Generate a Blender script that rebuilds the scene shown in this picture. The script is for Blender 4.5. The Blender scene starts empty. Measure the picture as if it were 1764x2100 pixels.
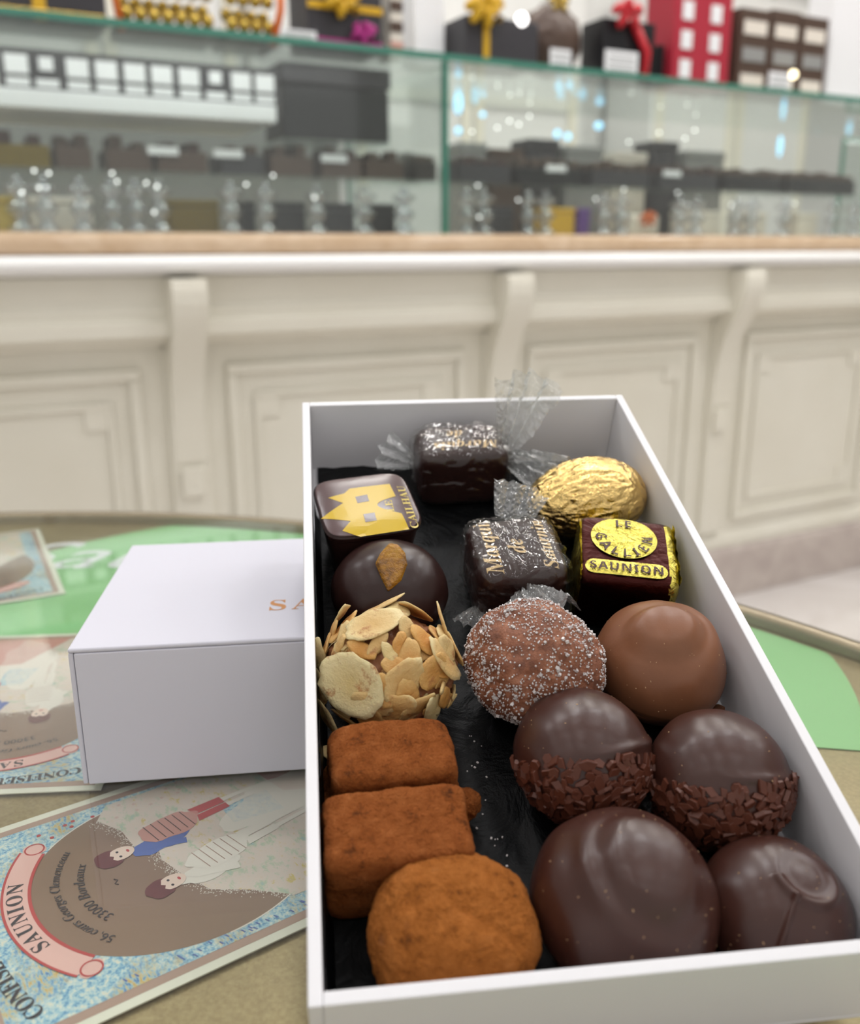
import bpy, math, random
from math import sin, cos, pi, radians, sqrt, atan2
from mathutils import Vector, Matrix, noise

random.seed(7)
SC = bpy.context.scene
COL = SC.collection

# ------------------------------------------------------------------ camera
F, PITCH, ROLL, CAMZ = 1884.467, 0.27491, -0.00533, 0.8950
CX, CY = 882.0, 1050.0
CAMP = Vector((0, 0, CAMZ))
fw = Vector((0, cos(PITCH), -sin(PITCH)))
rt0 = Vector((1, 0, 0)); up0 = Vector((0, sin(PITCH), cos(PITCH)))
rt = cos(ROLL) * rt0 + sin(ROLL) * up0
up = -sin(ROLL) * rt0 + cos(ROLL) * up0
cd = bpy.data.cameras.new('camera')
cd.sensor_fit = 'HORIZONTAL'; cd.sensor_width = 36.0; cd.lens = F * 36 / 1764
cd.clip_start = 0.01; cd.clip_end = 60
cd.dof.use_dof = True; cd.dof.focus_distance = 0.232; cd.dof.aperture_fstop = 15.0
cam = bpy.data.objects.new('camera', cd); COL.objects.link(cam)
m = Matrix.Identity(4)
for i in range(3):
    m[i][0] = rt[i]; m[i][1] = up[i]; m[i][2] = -fw[i]; m[i][3] = CAMP[i]
cam.matrix_world = m
SC.camera = cam

# ------------------------------------------------------------------ view, world, lights
SC.view_settings.view_transform = 'Standard'; SC.view_settings.look = 'None'
SC.view_settings.gamma = 1.0; SC.view_settings.use_curve_mapping = False
SC.view_settings.exposure = -0.48
SC.cycles.use_denoising = True
SC.cycles.max_bounces = 6; SC.cycles.transparent_max_bounces = 20; SC.cycles.diffuse_bounces = 3; SC.cycles.glossy_bounces = 3
SC.cycles.use_adaptive_sampling = True; SC.cycles.adaptive_threshold = 0.05; SC.cycles.use_light_tree = False
SC.cycles.transmission_bounces = 4
SC.cycles.sample_clamp_indirect = 6.0
SC.cycles.caustics_refractive = False
w = bpy.data.worlds.new('daylight'); SC.world = w; w.use_nodes = True
bg = w.node_tree.nodes['Background']
bg.inputs[0].default_value = (1.0, 0.965, 0.93, 1); bg.inputs[1].default_value = 1.02

def area(name, loc, size, power, color=(1, 1, 1), shape='DISK', rot=(0, 0, 0)):
    l = bpy.data.lights.new(name, 'AREA'); l.shape = shape; l.size = size; l.energy = power; l.color = color
    o = bpy.data.objects.new(name, l); o.location = loc; o.rotation_euler = rot; COL.objects.link(o)
    return o
CEIL = 2.9
for i, x in enumerate((-2.1, -1.05, -0.15, 0.75, 1.65, 2.7)):
    for j, y in enumerate((-1.2, -0.35, 0.5, 1.35, 2.2, 3.1)):
        if x < -0.4 and y > 2: continue
        area('ceiling_spot_light', (x + 0.12 * (j % 2), y, CEIL - 0.015), 0.28, 10.4 if y > 1.0 else 2.5, (1.0, 0.955, 0.90) if y > 1.5 else (0.985, 0.985, 1.0))

TH0 = radians(27.9)
for u, lu in ((-0.62, 1.1), (1.2, 2.2)):                             # added fill strips under the top pane, brightening shelf and boxes
    l = area('case_fill_strip', (u * cos(TH0) - 0.055 * sin(TH0), 1.907 + u * sin(TH0) + 0.055 * cos(TH0), 1.244), lu, 0.55 * lu, (1, 0.98, 0.96), 'RECTANGLE', (radians(30), 0, TH0))
    l.data.size_y = 0.012

# ------------------------------------------------------------------ mesh helpers
class MB:
    def __init__(s): s.v = []; s.f = []; s.m = []; s.s = []
    def add(s, verts, faces, mi=0, smooth=False):
        b = len(s.v); s.v += [tuple(p) for p in verts]
        for f in faces: s.f.append(tuple(i + b for i in f)); s.m.append(mi); s.s.append(smooth)
        return s
    def box(s, x0, x1, y0, y1, z0, z1, mi=0):
        v = [(x, y, z) for z in (z0, z1) for y in (y0, y1) for x in (x0, x1)]
        return s.add(v, [(0, 2, 3, 1), (4, 5, 7, 6), (0, 1, 5, 4), (2, 6, 7, 3), (0, 4, 6, 2), (1, 3, 7, 5)], mi)
    def obox(s, M, hx, hy, hz, mi=0):
        v = [M @ Vector((x, y, z)) for z in (-hz, hz) for y in (-hy, hy) for x in (-hx, hx)]
        return s.add(v, [(0, 2, 3, 1), (4, 5, 7, 6), (0, 1, 5, 4), (2, 6, 7, 3), (0, 4, 6, 2), (1, 3, 7, 5)], mi)
    def lathe(s, prof, n=32, mi=0, c=(0, 0, 0), smooth=True):
        v = [(c[0] + r * cos(2 * pi * k / n), c[1] + r * sin(2 * pi * k / n), c[2] + z) for r, z in prof for k in range(n)]
        f = [(a * n + k, a * n + (k + 1) % n, (a + 1) * n + (k + 1) % n, (a + 1) * n + k) for a in range(len(prof) - 1) for k in range(n)]
        s.add(v, f, mi, smooth)
        return s
    def tube(s, pts, rad, n=8, mi=0):
        pts = [Vector(p) for p in pts]; rings = []
        for i, p in enumerate(pts):
            d = (pts[min(i + 1, len(pts) - 1)] - pts[max(i - 1, 0)]).normalized()
            a = d.orthogonal().normalized(); b = d.cross(a)
            r = rad[i] if isinstance(rad, (list, tuple)) else rad
            rings += [p + a * r * cos(2 * pi * k / n) + b * r * sin(2 * pi * k / n) for k in range(n)]
        f = [(a * n + k, a * n + (k + 1) % n, (a + 1) * n + (k + 1) % n, (a + 1) * n + k) for a in range(len(pts) - 1) for k in range(n)]
        f += [tuple(range(n))[::-1], tuple(range((len(pts) - 1) * n, len(pts) * n))]
        return s.add(rings, f, mi, True)
    def prism(s, poly, z0, z1, mi=0, M=None):
        n = len(poly)
        v = [Vector((x, y, z0)) for x, y in poly] + [Vector((x, y, z1)) for x, y in poly]
        if M: v = [M @ p for p in v]
        f = [tuple(range(n))[::-1], tuple(range(n, 2 * n))] + [(i, (i + 1) % n, n + (i + 1) % n, n + i) for i in range(n)]
        return s.add(v, f, mi)
    def obj(s, name, mats, parent=None, bevel=0, seg=2, sub=0):
        me = bpy.data.meshes.new(name); me.from_pydata(s.v, [], s.f); me.update()
        for mt in (mats if isinstance(mats, (list, tuple)) else [mats]): me.materials.append(mt)
        me.polygons.foreach_set('material_index', s.m); me.polygons.foreach_set('use_smooth', s.s)
        o = bpy.data.objects.new(name, me); COL.objects.link(o)
        if parent: o.parent = parent
        if bevel:
            b = o.modifiers.new('bevel', 'BEVEL'); b.width = bevel; b.segments = seg; b.limit_method = 'ANGLE'; b.harden_normals = False
        if sub:
            b = o.modifiers.new('sub', 'SUBSURF'); b.levels = sub; b.render_levels = sub
        return o

def tag(o, label=None, cat=None, group=None, kind=None):
    if label: o['label'] = label
    if cat: o['category'] = cat
    if group: o['group'] = group
    if kind: o['kind'] = kind
    return o
def empty(name, M=None, loc=None, rz=0):
    o = bpy.data.objects.new(name, None); COL.objects.link(o); o.empty_display_size = 0.02
    if M is not None: o.matrix_world = M
    if loc is not None: o.location = loc; o.rotation_euler = (0, 0, rz)
    return o
def copy_tree(o, parent=None):
    c = o.copy(); COL.objects.link(c)
    if parent: c.parent = parent
    for ch in [k for k in bpy.data.objects if k.parent == o]: copy_tree(ch, c)
    return c
def cube_dirs(n):
    """unit directions on a subdivided cube, welded"""
    vs = []; fs = []; idx = {}
    def vid(p):
        k = (round(p[0] * n), round(p[1] * n), round(p[2] * n))
        if k not in idx: idx[k] = len(vs); vs.append(Vector(p))
        return idx[k]
    for ax in range(3):
        for sg in (-1, 1):
            for i in range(n):
                for j in range(n):
                    q = []
                    for a, b in ((i, j), (i + 1, j), (i + 1, j + 1), (i, j + 1)):
                        p = [0, 0, 0]; p[ax] = sg; p[(ax + 1) % 3] = -1 + 2 * a / n; p[(ax + 2) % 3] = -1 + 2 * b / n
                        q.append(vid(p))
                    fs.append(tuple(q if sg > 0 else q[::-1]))
    out = []
    for p in vs:
        t = [math.tan(c * pi / 4) for c in p]
        out.append(Vector(t).normalized())
    return out, fs
_CD = {}
def blob(fn, n=40):
    if n not in _CD: _CD[n] = cube_dirs(n)
    d, f = _CD[n]
    return MB().add([fn(x) for x in d], f, 0, True)
def fract(p, s, o=3): return noise.fractal(Vector(p) * s, 1.0, 2.0, o)
def sstep(a, b, x):
    t = max(0, min(1, (x - a) / (b - a))); return t * t * (3 - 2 * t)

# ------------------------------------------------------------------ text helpers (built-in font, serif letters by their maths code points)
def serif(t, style='bold'):
    cap, low = {'bold': (0x1D400, 0x1D41A), 'italic': (0x1D434, 0x1D44E), 'bolditalic': (0x1D468, 0x1D482), 'sansbold': (0x1D5D4, 0x1D5EE)}[style]
    r = ''
    for ch in t:
        if style == 'italic' and ch == 'h': r += '\u210E'
        elif 'A' <= ch <= 'Z': r += chr(cap + ord(ch) - 65)
        elif 'a' <= ch <= 'z': r += chr(low + ord(ch) - 97)
        else: r += ch
    return r
def text_geo(body, size, spacing=1.0):
    c = bpy.data.curves.new('t', 'FONT'); c.body = body; c.size = size; c.space_character = spacing; c.align_x = 'CENTER'
    c.resolution_u = 4
    o = bpy.data.objects.new('t', c); COL.objects.link(o)
    dg = bpy.context.evaluated_depsgraph_get(); dg.update()
    e = o.evaluated_get(dg); me = e.to_mesh()
    v = [tuple(p.co) for p in me.vertices]; f = [tuple(p.vertices) for p in me.polygons]
    e.to_mesh_clear(); bpy.data.objects.remove(o); bpy.data.curves.remove(c)
    return v, f
def text_obj(name, body, size, fn, mat, parent=None, spacing=1.0):
    v, f = text_geo(body, size, spacing)
    return MB().add([fn(p[0], p[1]) for p in v], f).obj(name, mat, parent)

# ------------------------------------------------------------------ materials
def srgb(r, g, b):
    f = lambda c: (c / 255) / 12.92 if c / 255 <= 0.04045 else ((c / 255 + 0.055) / 1.055) ** 2.4
    return (f(r), f(g), f(b), 1)
def mat(name, col, rough=0.5, metal=0, spec=0.5, coat=0, trans=0, sss=0, ior=1.45, emit=None, es=0):
    mt = bpy.data.materials.new(name); mt.use_nodes = True
    b = mt.node_tree.nodes['Principled BSDF']
    b.inputs['Base Color'].default_value = col; b.inputs['Roughness'].default_value = rough
    b.inputs['Metallic'].default_value = metal; b.inputs['Specular IOR Level'].default_value = spec
    b.inputs['Coat Weight'].default_value = coat; b.inputs['Transmission Weight'].default_value = trans
    b.inputs['IOR'].default_value = ior
    b.inputs['Coat Roughness'].default_value = 0.05
    if sss:
        b.inputs['Subsurface Weight'].default_value = sss
        b.inputs['Subsurface Radius'].default_value = (0.003, 0.002, 0.001); b.inputs['Subsurface Scale'].default_value = 0.5
    if emit: b.inputs['Emission Color'].default_value = emit; b.inputs['Emission Strength'].default_value = es
    return mt
def nd(mt, t, **k):
    n = mt.node_tree.nodes.new(t)
    for a, b in k.items(): setattr(n, a, b)
    return n
def ln(mt, a, b): mt.node_tree.links.new(a, b)
def tex(mt, kind='noise', scale=5, detail=4, rough=0.6, stretch=(1, 1, 1), dist=0, coord='Object'):
    tc = nd(mt, 'ShaderNodeTexCoord'); mp = nd(mt, 'ShaderNodeMapping'); mp.inputs['Scale'].default_value = stretch
    ln(mt, tc.outputs[coord], mp.inputs[0])
    if kind == 'noise':
        n = nd(mt, 'ShaderNodeTexNoise'); n.inputs['Scale'].default_value = scale; n.inputs['Detail'].default_value = detail
        n.inputs['Roughness'].default_value = rough; n.inputs['Distortion'].default_value = dist
        out = n.outputs['Fac']
    else:
        n = nd(mt, 'ShaderNodeTexVoronoi'); n.inputs['Scale'].default_value = scale
        if kind == 'vedge': n.feature = 'DISTANCE_TO_EDGE'
        out = n.outputs['Distance']
    ln(mt, mp.outputs[0], n.inputs['Vector']); return out, n
def ramp(mt, src, stops):
    r = nd(mt, 'ShaderNodeValToRGB'); e = r.color_ramp.elements
    while len(e) < len(stops): e.new(0.5)
    for i, (p, c) in enumerate(stops): e[i].position = p; e[i].color = c
    ln(mt, src, r.inputs[0]); return r.outputs[0]
def setcol(mt, out): ln(mt, out, mt.node_tree.nodes['Principled BSDF'].inputs['Base Color'])
def bump(mt, src, dist, strength=1.0, target=None):
    b = nd(mt, 'ShaderNodeBump'); b.inputs['Distance'].default_value = dist; b.inputs['Strength'].default_value = strength
    ln(mt, src, b.inputs['Height'])
    t = target or mt.node_tree.nodes['Principled BSDF']
    prev = t.inputs['Normal'].links
    if prev: ln(mt, prev[0].from_socket, b.inputs['Normal'])
    ln(mt, b.outputs[0], t.inputs['Normal']); return b
def film(name, tint=(1, 1, 1, 1), rough=0.05, base=0.04, fres=0.35, bscale=0, bdist=0, haze=0.0, dist=0):
    """thin clear sheet: straight-through transparency plus a surface reflection"""
    mt = bpy.data.materials.new(name); mt.use_nodes = True; nt = mt.node_tree; nt.nodes.clear()
    out = nd(mt, 'ShaderNodeOutputMaterial'); tr = nd(mt, 'ShaderNodeBsdfTransparent'); tr.inputs[0].default_value = tint
    gl = nd(mt, 'ShaderNodeBsdfGlossy'); gl.inputs['Roughness'].default_value = rough; gl.inputs[0].default_value = (1, 1, 1, 1)
    lw = nd(mt, 'ShaderNodeLayerWeight'); lw.inputs[0].default_value = 0.5
    mm = nd(mt, 'ShaderNodeMath', operation='MULTIPLY_ADD'); mm.inputs[1].default_value = fres; mm.inputs[2].default_value = base
    mx = nd(mt, 'ShaderNodeMixShader')
    pw = nd(mt, 'ShaderNodeMath', operation='POWER'); pw.inputs[1].default_value = 2.5
    ln(mt, lw.outputs['Facing'], pw.inputs[0]); ln(mt, pw.outputs[0], mm.inputs[0]); ln(mt, mm.outputs[0], mx.inputs[0])
    ln(mt, tr.outputs[0], mx.inputs[1]); ln(mt, gl.outputs[0], mx.inputs[2])
    last = mx
    if haze:
        df = nd(mt, 'ShaderNodeBsdfDiffuse'); df.inputs[0].default_value = (0.85, 0.87, 0.88, 1)
        m2 = nd(mt, 'ShaderNodeMixShader'); m2.inputs[0].default_value = haze
        ln(mt, mx.outputs[0], m2.inputs[1]); ln(mt, df.outputs[0], m2.inputs[2]); last = m2
    ln(mt, last.outputs[0], out.inputs[0])
    if bscale:
        o, n = tex(mt, 'noise', bscale, 1.5, 0.5, dist=dist)
        b = nd(mt, 'ShaderNodeBump'); b.inputs['Distance'].default_value = bdist; ln(mt, o, b.inputs['Height'])
        ln(mt, b.outputs[0], gl.inputs['Normal']); ln(mt, b.outputs[0], lw.inputs['Normal'])
    return mt

M = {}
M['card_white'] = mat('white card', srgb(217, 216, 226), 0.6, spec=0.25)
M['box_in'] = mat('white box board', srgb(232, 231, 234), 0.38, spec=0.5)
M['cream'] = mat('cream paint', srgb(228, 221, 206), 0.45)
o_, _n = tex(M['cream'], 'noise', 3, 3); setcol(M['cream'], ramp(M['cream'], o_, [(0.3, srgb(228, 223, 207)), (0.7, srgb(234, 230, 216))]))
M['lip'] = mat('white gloss paint', srgb(245, 244, 242), 0.25)
M['beige'] = mat('beige marble', srgb(214, 190, 160), 0.15)
o_, _n = tex(M['beige'], 'noise', 9, 5, 0.7, dist=1.5); setcol(M['beige'], ramp(M['beige'], o_, [(0.3, srgb(196, 166, 134)), (0.7, srgb(222, 198, 170))]))
M['plinth'] = mat('pinkish marble', srgb(200, 186, 178), 0.3)
o_, _n = tex(M['plinth'], 'noise', 8, 6, 0.7, dist=2); setcol(M['plinth'], ramp(M['plinth'], o_, [(0.3, srgb(184, 170, 164)), (0.7, srgb(210, 199, 190))]))
M['floor'] = mat('pale marble floor', srgb(205, 200, 196), 0.25)
o_, _n = tex(M['floor'], 'noise', 2.2, 6, 0.65, dist=1.2); setcol(M['floor'], ramp(M['floor'], o_, [(0.3, srgb(190, 182, 176)), (0.5, srgb(212, 206, 202)), (0.7, srgb(228, 224, 222))]))
M['wall'] = mat('white wall paint', srgb(228, 228, 226), 0.6)
M['ceil'] = mat('white ceiling', srgb(238, 238, 236), 0.7)
M['gold_top'] = mat('dull gold table top', srgb(166, 142, 104), 0.32, metal=0.35)
o_, _n = tex(M['gold_top'], 'noise', 900, 3, 0.7); setcol(M['gold_top'], ramp(M['gold_top'], o_, [(0.3, srgb(150, 130, 92)), (0.7, srgb(178, 160, 118))]))
M['brass'] = mat('brass rim', srgb(150, 138, 116), 0.3, metal=0.8)
M['iron'] = mat('dark cast iron', srgb(50, 46, 42), 0.5, metal=0.6)
M['green'] = mat('light green paper', srgb(152, 208, 142), 0.5)
M['glass'] = film('clear table glass', (0.96, 0.975, 0.965, 1), 0.02, 0.02, 0.45)
M['pane'] = film('display glass', (0.93, 0.965, 0.95, 1), 0.03, 0.05, 0.6)
M['green_edge'] = mat('green glass edge', srgb(70, 134, 116), 0.12, spec=0.8)
M['cell'] = film('cellophane', (0.97, 0.97, 0.96, 1), 0.06, 0.03, 0.36, 80, 0.0009, 0.0, dist=1.0)
M['cell2'] = film('twisted cellophane', (0.93, 0.94, 0.93, 1), 0.08, 0.20, 0.65, 300, 0.0012, 0.17, dist=1.0)
M['crystal'] = film('cut glass', (0.74, 0.76, 0.80, 1), 0.03, 0.22, 0.8)
def choc(name, c1, rough=0.33, spec=0.45, coat=0.0):
    mt = mat(name, c1, rough, spec=spec, coat=coat)
    o, n = tex(mt, 'noise', 90, 3, 0.5); 
    setcol(mt, ramp(mt, o, [(0.3, tuple(c * 0.9 for c in c1[:3]) + (1,)), (0.7, tuple(min(1, c * 1.1) for c in c1[:3]) + (1,))]))
    bump(mt, tex(mt, 'noise', 900, 3, 0.6)[0], 0.00003)
    bump(mt, tex(mt, 'noise', 70, 2, 0.5)[0], 0.00035)
    return mt
M['dark'] = choc('dark chocolate', srgb(64, 36, 29), 0.31, 0.6)
M['dark2'] = choc('glossy dark chocolate', srgb(48, 28, 25), 0.30, 0.5)
M['milk'] = choc('milk chocolate', srgb(132, 86, 60), 0.35, 0.45)
M['praline_top'] = choc('satin dark chocolate top', srgb(88, 66, 66), 0.25, 0.6)
M['crumb'] = mat('chocolate crumb', srgb(196, 160, 120), 0.7)
def cocoa(name, a, b):
    mt = mat(name, a, 0.95, spec=0.1)
    o, n = tex(mt, 'noise', 230, 6, 0.75)
    c = ramp(mt, o, [(0.30, srgb(88, 50, 28)), (0.42, a), (0.62, b), (0.78, srgb(186, 122, 76))])
    o2, n2 = tex(mt, 'noise', 75, 2, 0.5)
    o3 = ramp(mt, o2, [(0.66, (0, 0, 0, 1)), (0.74, (0.75, 0.75, 0.75, 1))])
    mx = nd(mt, 'ShaderNodeMix', data_type='RGBA'); ln(mt, o3, mx.inputs[0]); ln(mt, c, mx.inputs[6]); mx.inputs[7].default_value = srgb(112, 78, 62)
    setcol(mt, mx.outputs[2])
    bump(mt, tex(mt, 'noise', 1700, 3, 0.8)[0], 0.0007)
    bump(mt, tex(mt, 'noise', 420, 4, 0.75)[0], 0.0010)
    return mt
M['cocoa'] = cocoa('cocoa powder', srgb(144, 80, 38), srgb(164, 96, 50))
M['cocoa2'] = cocoa('lighter cocoa powder', srgb(162, 96, 42), srgb(182, 112, 54))
M['flake'] = choc('chocolate flake', srgb(92, 50, 36), 0.36, 0.45)
M['sugar_base'] = mat('brown sugared paste', srgb(146, 92, 66), 0.6)
o_, _n = tex(M['sugar_base'], 'noise', 260, 5, 0.7); setcol(M['sugar_base'], ramp(M['sugar_base'], o_, [(0.3, srgb(92, 54, 40)), (0.55, srgb(142, 88, 62)), (0.75, srgb(190, 136, 108))]))
bump(M['sugar_base'], tex(M['sugar_base'], 'noise', 1400, 3, 0.7)[0], 0.0004)
M['sugar'] = mat('sugar crystal', srgb(250, 242, 240), 0.2, trans=0.35, spec=0.8)
M['candied'] = mat('candied orange peel', srgb(204, 138, 20), 0.22, trans=0.25, spec=0.8)
o_, _n = tex(M['candied'], 'noise', 300, 5, 0.7); setcol(M['candied'], ramp(M['candied'], o_, [(0.35, srgb(120, 78, 16)), (0.55, srgb(196, 134, 22)), (0.75, srgb(232, 178, 50))]))
bump(M['candied'], tex(M['candied'], 'noise', 900, 4, 0.7)[0], 0.0007)
M['yellow'] = mat('yellow transfer print', srgb(206, 172, 18), 0.3)
M['yellow_pale'] = mat('pale yellow print', srgb(214, 190, 90), 0.35)
M['gold_print'] = mat('gold lettering', srgb(206, 178, 132), 0.35, metal=0.2)
M['copper'] = mat('copper foil lettering', srgb(206, 142, 84), 0.4, metal=0.1)
M['brown_print'] = mat('brown print', srgb(66, 34, 30), 0.4)
def foil(name, c, rough=0.16, bd=0.0012, sc=120):
    mt = mat(name, c, rough, metal=1.0)
    bump(mt, tex(mt, 'noise', sc, 4, 0.65, dist=1.5)[0], bd)
    bump(mt, tex(mt, 'vedge', sc * 1.6, stretch=(1, 1, 0.5))[0], bd * 0.5)
    return mt
M['gold'] = foil('gold foil', srgb(224, 192, 124), 0.2)
M['gold_green'] = foil('yellow gold foil', srgb(196, 182, 86), 0.26)
M['foil_brown'] = foil('brown printed foil', srgb(58, 27, 24), 0.36, 0.0006, 90)
M['liner'] = mat('black crinkled paper', srgb(7, 8, 10), 0.45, spec=0.25)
bump(M['liner'], tex(M['liner'], 'noise', 2600, 2, 0.7)[0], 0.00012)
bump(M['liner'], tex(M['liner'], 'noise', 70, 4, 0.6, dist=1.2)[0], 0.0012)
# almond slice: toasted middle, pale rim; each slice toasted a little differently
mt = mat('almond slice', srgb(226, 200, 140), 0.5, spec=0.4, sss=0.15); M['almond'] = mt
tc = nd(mt, 'ShaderNodeTexCoord'); vl = nd(mt, 'ShaderNodeVectorMath', operation='LENGTH'); ln(mt, tc.outputs['Object'], vl.inputs[0])
ns, _n = tex(mt, 'noise', 420, 4, 0.6)
ma = nd(mt, 'ShaderNodeMath', operation='MULTIPLY_ADD'); ln(mt, vl.outputs['Value'], ma.inputs[0]); ma.inputs[1].default_value = 130
mb = nd(mt, 'ShaderNodeMath', operation='MULTIPLY_ADD'); ln(mt, ns, mb.inputs[0]); mb.inputs[1].default_value = 0.5; mb.inputs[2].default_value = -0.25
ln(mt, mb.outputs[0], ma.inputs[2])
oi = nd(mt, 'ShaderNodeObjectInfo'); 
ca = ramp(mt, ma.outputs[0], [(0.15, srgb(206, 144, 70)), (0.6, srgb(220, 172, 100)), (0.85, srgb(240, 214, 158))])
cb = ramp(mt, ma.outputs[0], [(0.1, srgb(216, 192, 134)), (0.9, srgb(232, 216, 168))])
mx = nd(mt, 'ShaderNodeMix', data_type='RGBA'); ln(mt, oi.outputs['Random'], mx.inputs[0]); ln(mt, ca, mx.inputs[6]); ln(mt, cb, mx.inputs[7])
sm, _n = tex(mt, 'noise', 170, 5, 0.7); smr = ramp(mt, sm, [(0.56, (0, 0, 0, 1)), (0.66, (0.85, 0.85, 0.85, 1))])
m3 = nd(mt, 'ShaderNodeMix', data_type='RGBA'); ln(mt, smr, m3.inputs[0]); ln(mt, mx.outputs[2], m3.inputs[6]); m3.inputs[7].default_value = srgb(176, 116, 70); setcol(mt, m3.outputs[2])
bump(mt, tex(mt, 'noise', 500, 5, 0.7)[0], 0.0006)
M['gianduja'] = choc('pale nut paste', srgb(160, 108, 76), 0.42, 0.4); bump(M['gianduja'], tex(M['gianduja'], 'noise', 320, 4, 0.6)[0], 0.0008)
# card print
M['border'] = mat('cream card border', srgb(232, 230, 212), 0.4)
M['taupe'] = mat('taupe print', srgb(176, 146, 130), 0.4)
M['bronze'] = mat('bronze print', srgb(140, 112, 92), 0.4)
mt = mat('blue stippled print', srgb(160, 196, 210), 0.4); M['stipple'] = mt
o1, n1 = tex(mt, 'noise', 950, 3, 0.7)
c1 = ramp(mt, o1, [(0.36, srgb(96, 150, 190)), (0.46, srgb(152, 196, 212)), (0.58, srgb(206, 220, 214)), (0.68, srgb(232, 226, 206))])
o2, n2 = tex(mt, 'noise', 60, 3, 0.5); f2 = ramp(mt, o2, [(0.50, (0, 0, 0, 1)), (0.62, (1, 1, 1, 1))])
o3, n3 = tex(mt, 'noise', 480, 3, 0.7, stretch=(1, 2.5, 1)); c3 = ramp(mt, o3, [(0.38, srgb(70, 118, 176)), (0.46, srgb(150, 190, 205)), (0.55, srgb(206, 190, 140)), (0.66, srgb(204, 164, 70))])
mx = nd(mt, 'ShaderNodeMix', data_type='RGBA'); ln(mt, f2, mx.inputs[0]); ln(mt, c1, mx.inputs[6]); ln(mt, c3, mx.inputs[7]); setcol(mt, mx.outputs[2])
mt = mat('meadow print', srgb(200, 200, 150), 0.4); M['meadow'] = mt
o1, n1 = tex(mt, 'noise', 110, 5, 0.75, stretch=(1, 1.6, 1))
setcol(mt, ramp(mt, o1, [(0.30, srgb(158, 188, 188)), (0.40, srgb(190, 200, 172)), (0.47, srgb(220, 206, 194)), (0.58, srgb(222, 204, 190)), (0.64, srgb(212, 192, 104)), (0.72, srgb(206, 184, 172))]))
M['ribbon'] = mat('pink ribbon print', srgb(232, 186, 176), 0.4)
M['redline'] = mat('red print', srgb(190, 66, 66), 0.4)
M['ink'] = mat('dark ink', srgb(48, 40, 48), 0.4)
M['ink_brown'] = mat('brown ink', srgb(86, 66, 56), 0.4)
M['hair'] = mat('auburn print', srgb(104, 44, 44), 0.4)
M['skin'] = mat('pale skin print', srgb(234, 208, 192), 0.4)
M['bluecloth'] = mat('blue print', srgb(84, 108, 176), 0.4)
M['pinkcloth'] = mat('salmon print', srgb(206, 150, 138), 0.4)
M['offwhite'] = mat('off white print', srgb(232, 224, 212), 0.4)
M['white'] = mat('white', srgb(244, 244, 246), 0.4)
M['charcoal'] = mat('charcoal card', srgb(58, 56, 60), 0.45)
M['black'] = mat('black card', srgb(26, 26, 30), 0.35)
M['brownbox'] = mat('brown card', srgb(84, 66, 56), 0.4)
M['red'] = mat('red ribbon', srgb(196, 36, 48), 0.35)
M['redbox'] = mat('red card', srgb(176, 44, 62), 0.4)
M['orange'] = mat('orange ribbon', srgb(224, 110, 36), 0.35)
M['yribbon'] = mat('yellow ribbon', srgb(218, 172, 40), 0.35)
M['magenta'] = mat('magenta ribbon', srgb(176, 42, 130), 0.35)
M['goldball'] = mat('gold wrapper', srgb(196, 168, 84), 0.25, metal=0.8)
M['olive'] = mat('olive gold card', srgb(112, 92, 16), 0.4)
M['grey'] = mat('grey shelf', srgb(150, 150, 148), 0.5)
M['purple'] = mat('purple card', srgb(110, 70, 150), 0.4)
M['lamp'] = mat('lit lamp', (1, 1, 1, 1), emit=(1, 0.97, 0.95, 1), es=5.0)  # white bulb, and the glow of the added white glints
M['reflectblue'] = mat('blue reflection glow', (0.3, 0.7, 1, 1), emit=(0.38, 0.70, 0.98, 1), es=2.2)  # glow standing in for blue daylight reflections
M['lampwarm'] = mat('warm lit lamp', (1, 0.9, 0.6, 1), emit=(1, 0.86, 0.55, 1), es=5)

# ------------------------------------------------------------------ frames of reference
def pray(px, py): return fw + rt * ((px - CX) / F) - up * ((py - CY) / F)
def onz(px, py, z):
    d = pray(px, py); return CAMP + d * ((z - CAMZ) / d.z)
TH = radians(27.9)                                                   # counter runs off to the right, away from the camera
CO = Vector((0, 1.907, 0)); CU_ = Vector((cos(TH), sin(TH), 0)); CV_ = Vector((-sin(TH), cos(TH), 0))
MC = Matrix.Translation(CO) @ Matrix.Rotation(TH, 4, 'Z')
def G(px, py, v):
    d = pray(px, py); t = (v - (CAMP - CO).dot(CV_)) / d.dot(CV_); P = CAMP + d * t - CO
    return P.dot(CU_), P.z
# open chocolate box: tilted, front edge on the table, floor leaning on the lid
YAW, TILT = 0.1200, 0.3777
BW, BL, BD = 0.110, 0.1958, 0.0268
OB = Vector((-0.02062, 0.1238, 0.77514))
RBM = Matrix.Rotation(YAW, 4, 'Z') @ Matrix.Rotation(TILT, 4, 'X')
MBX = Matrix.Translation(OB) @ RBM @ Matrix.Translation((0, 0, -BD))   # origin at the outer front-left bottom corner
FLOORH = 0.0016
MBI = MBX.inverted()
def bx_ray(px, py):
    return MBI @ CAMP, (MBI.to_3x3() @ pray(px, py))
def bx(px, py, h):
    o, d = bx_ray(px, py); return o + d * ((h + FLOORH - o.z) / d.z)
def inbox(x, y, h=0.0, rz=0.0, rx=0.0, ry=0.0):
    return MBX @ Matrix.Translation((x, y, FLOORH + h)) @ Matrix.Rotation(rz, 4, 'Z') @ Matrix.Rotation(rx, 4, 'X') @ Matrix.Rotation(ry, 4, 'Y')

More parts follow.
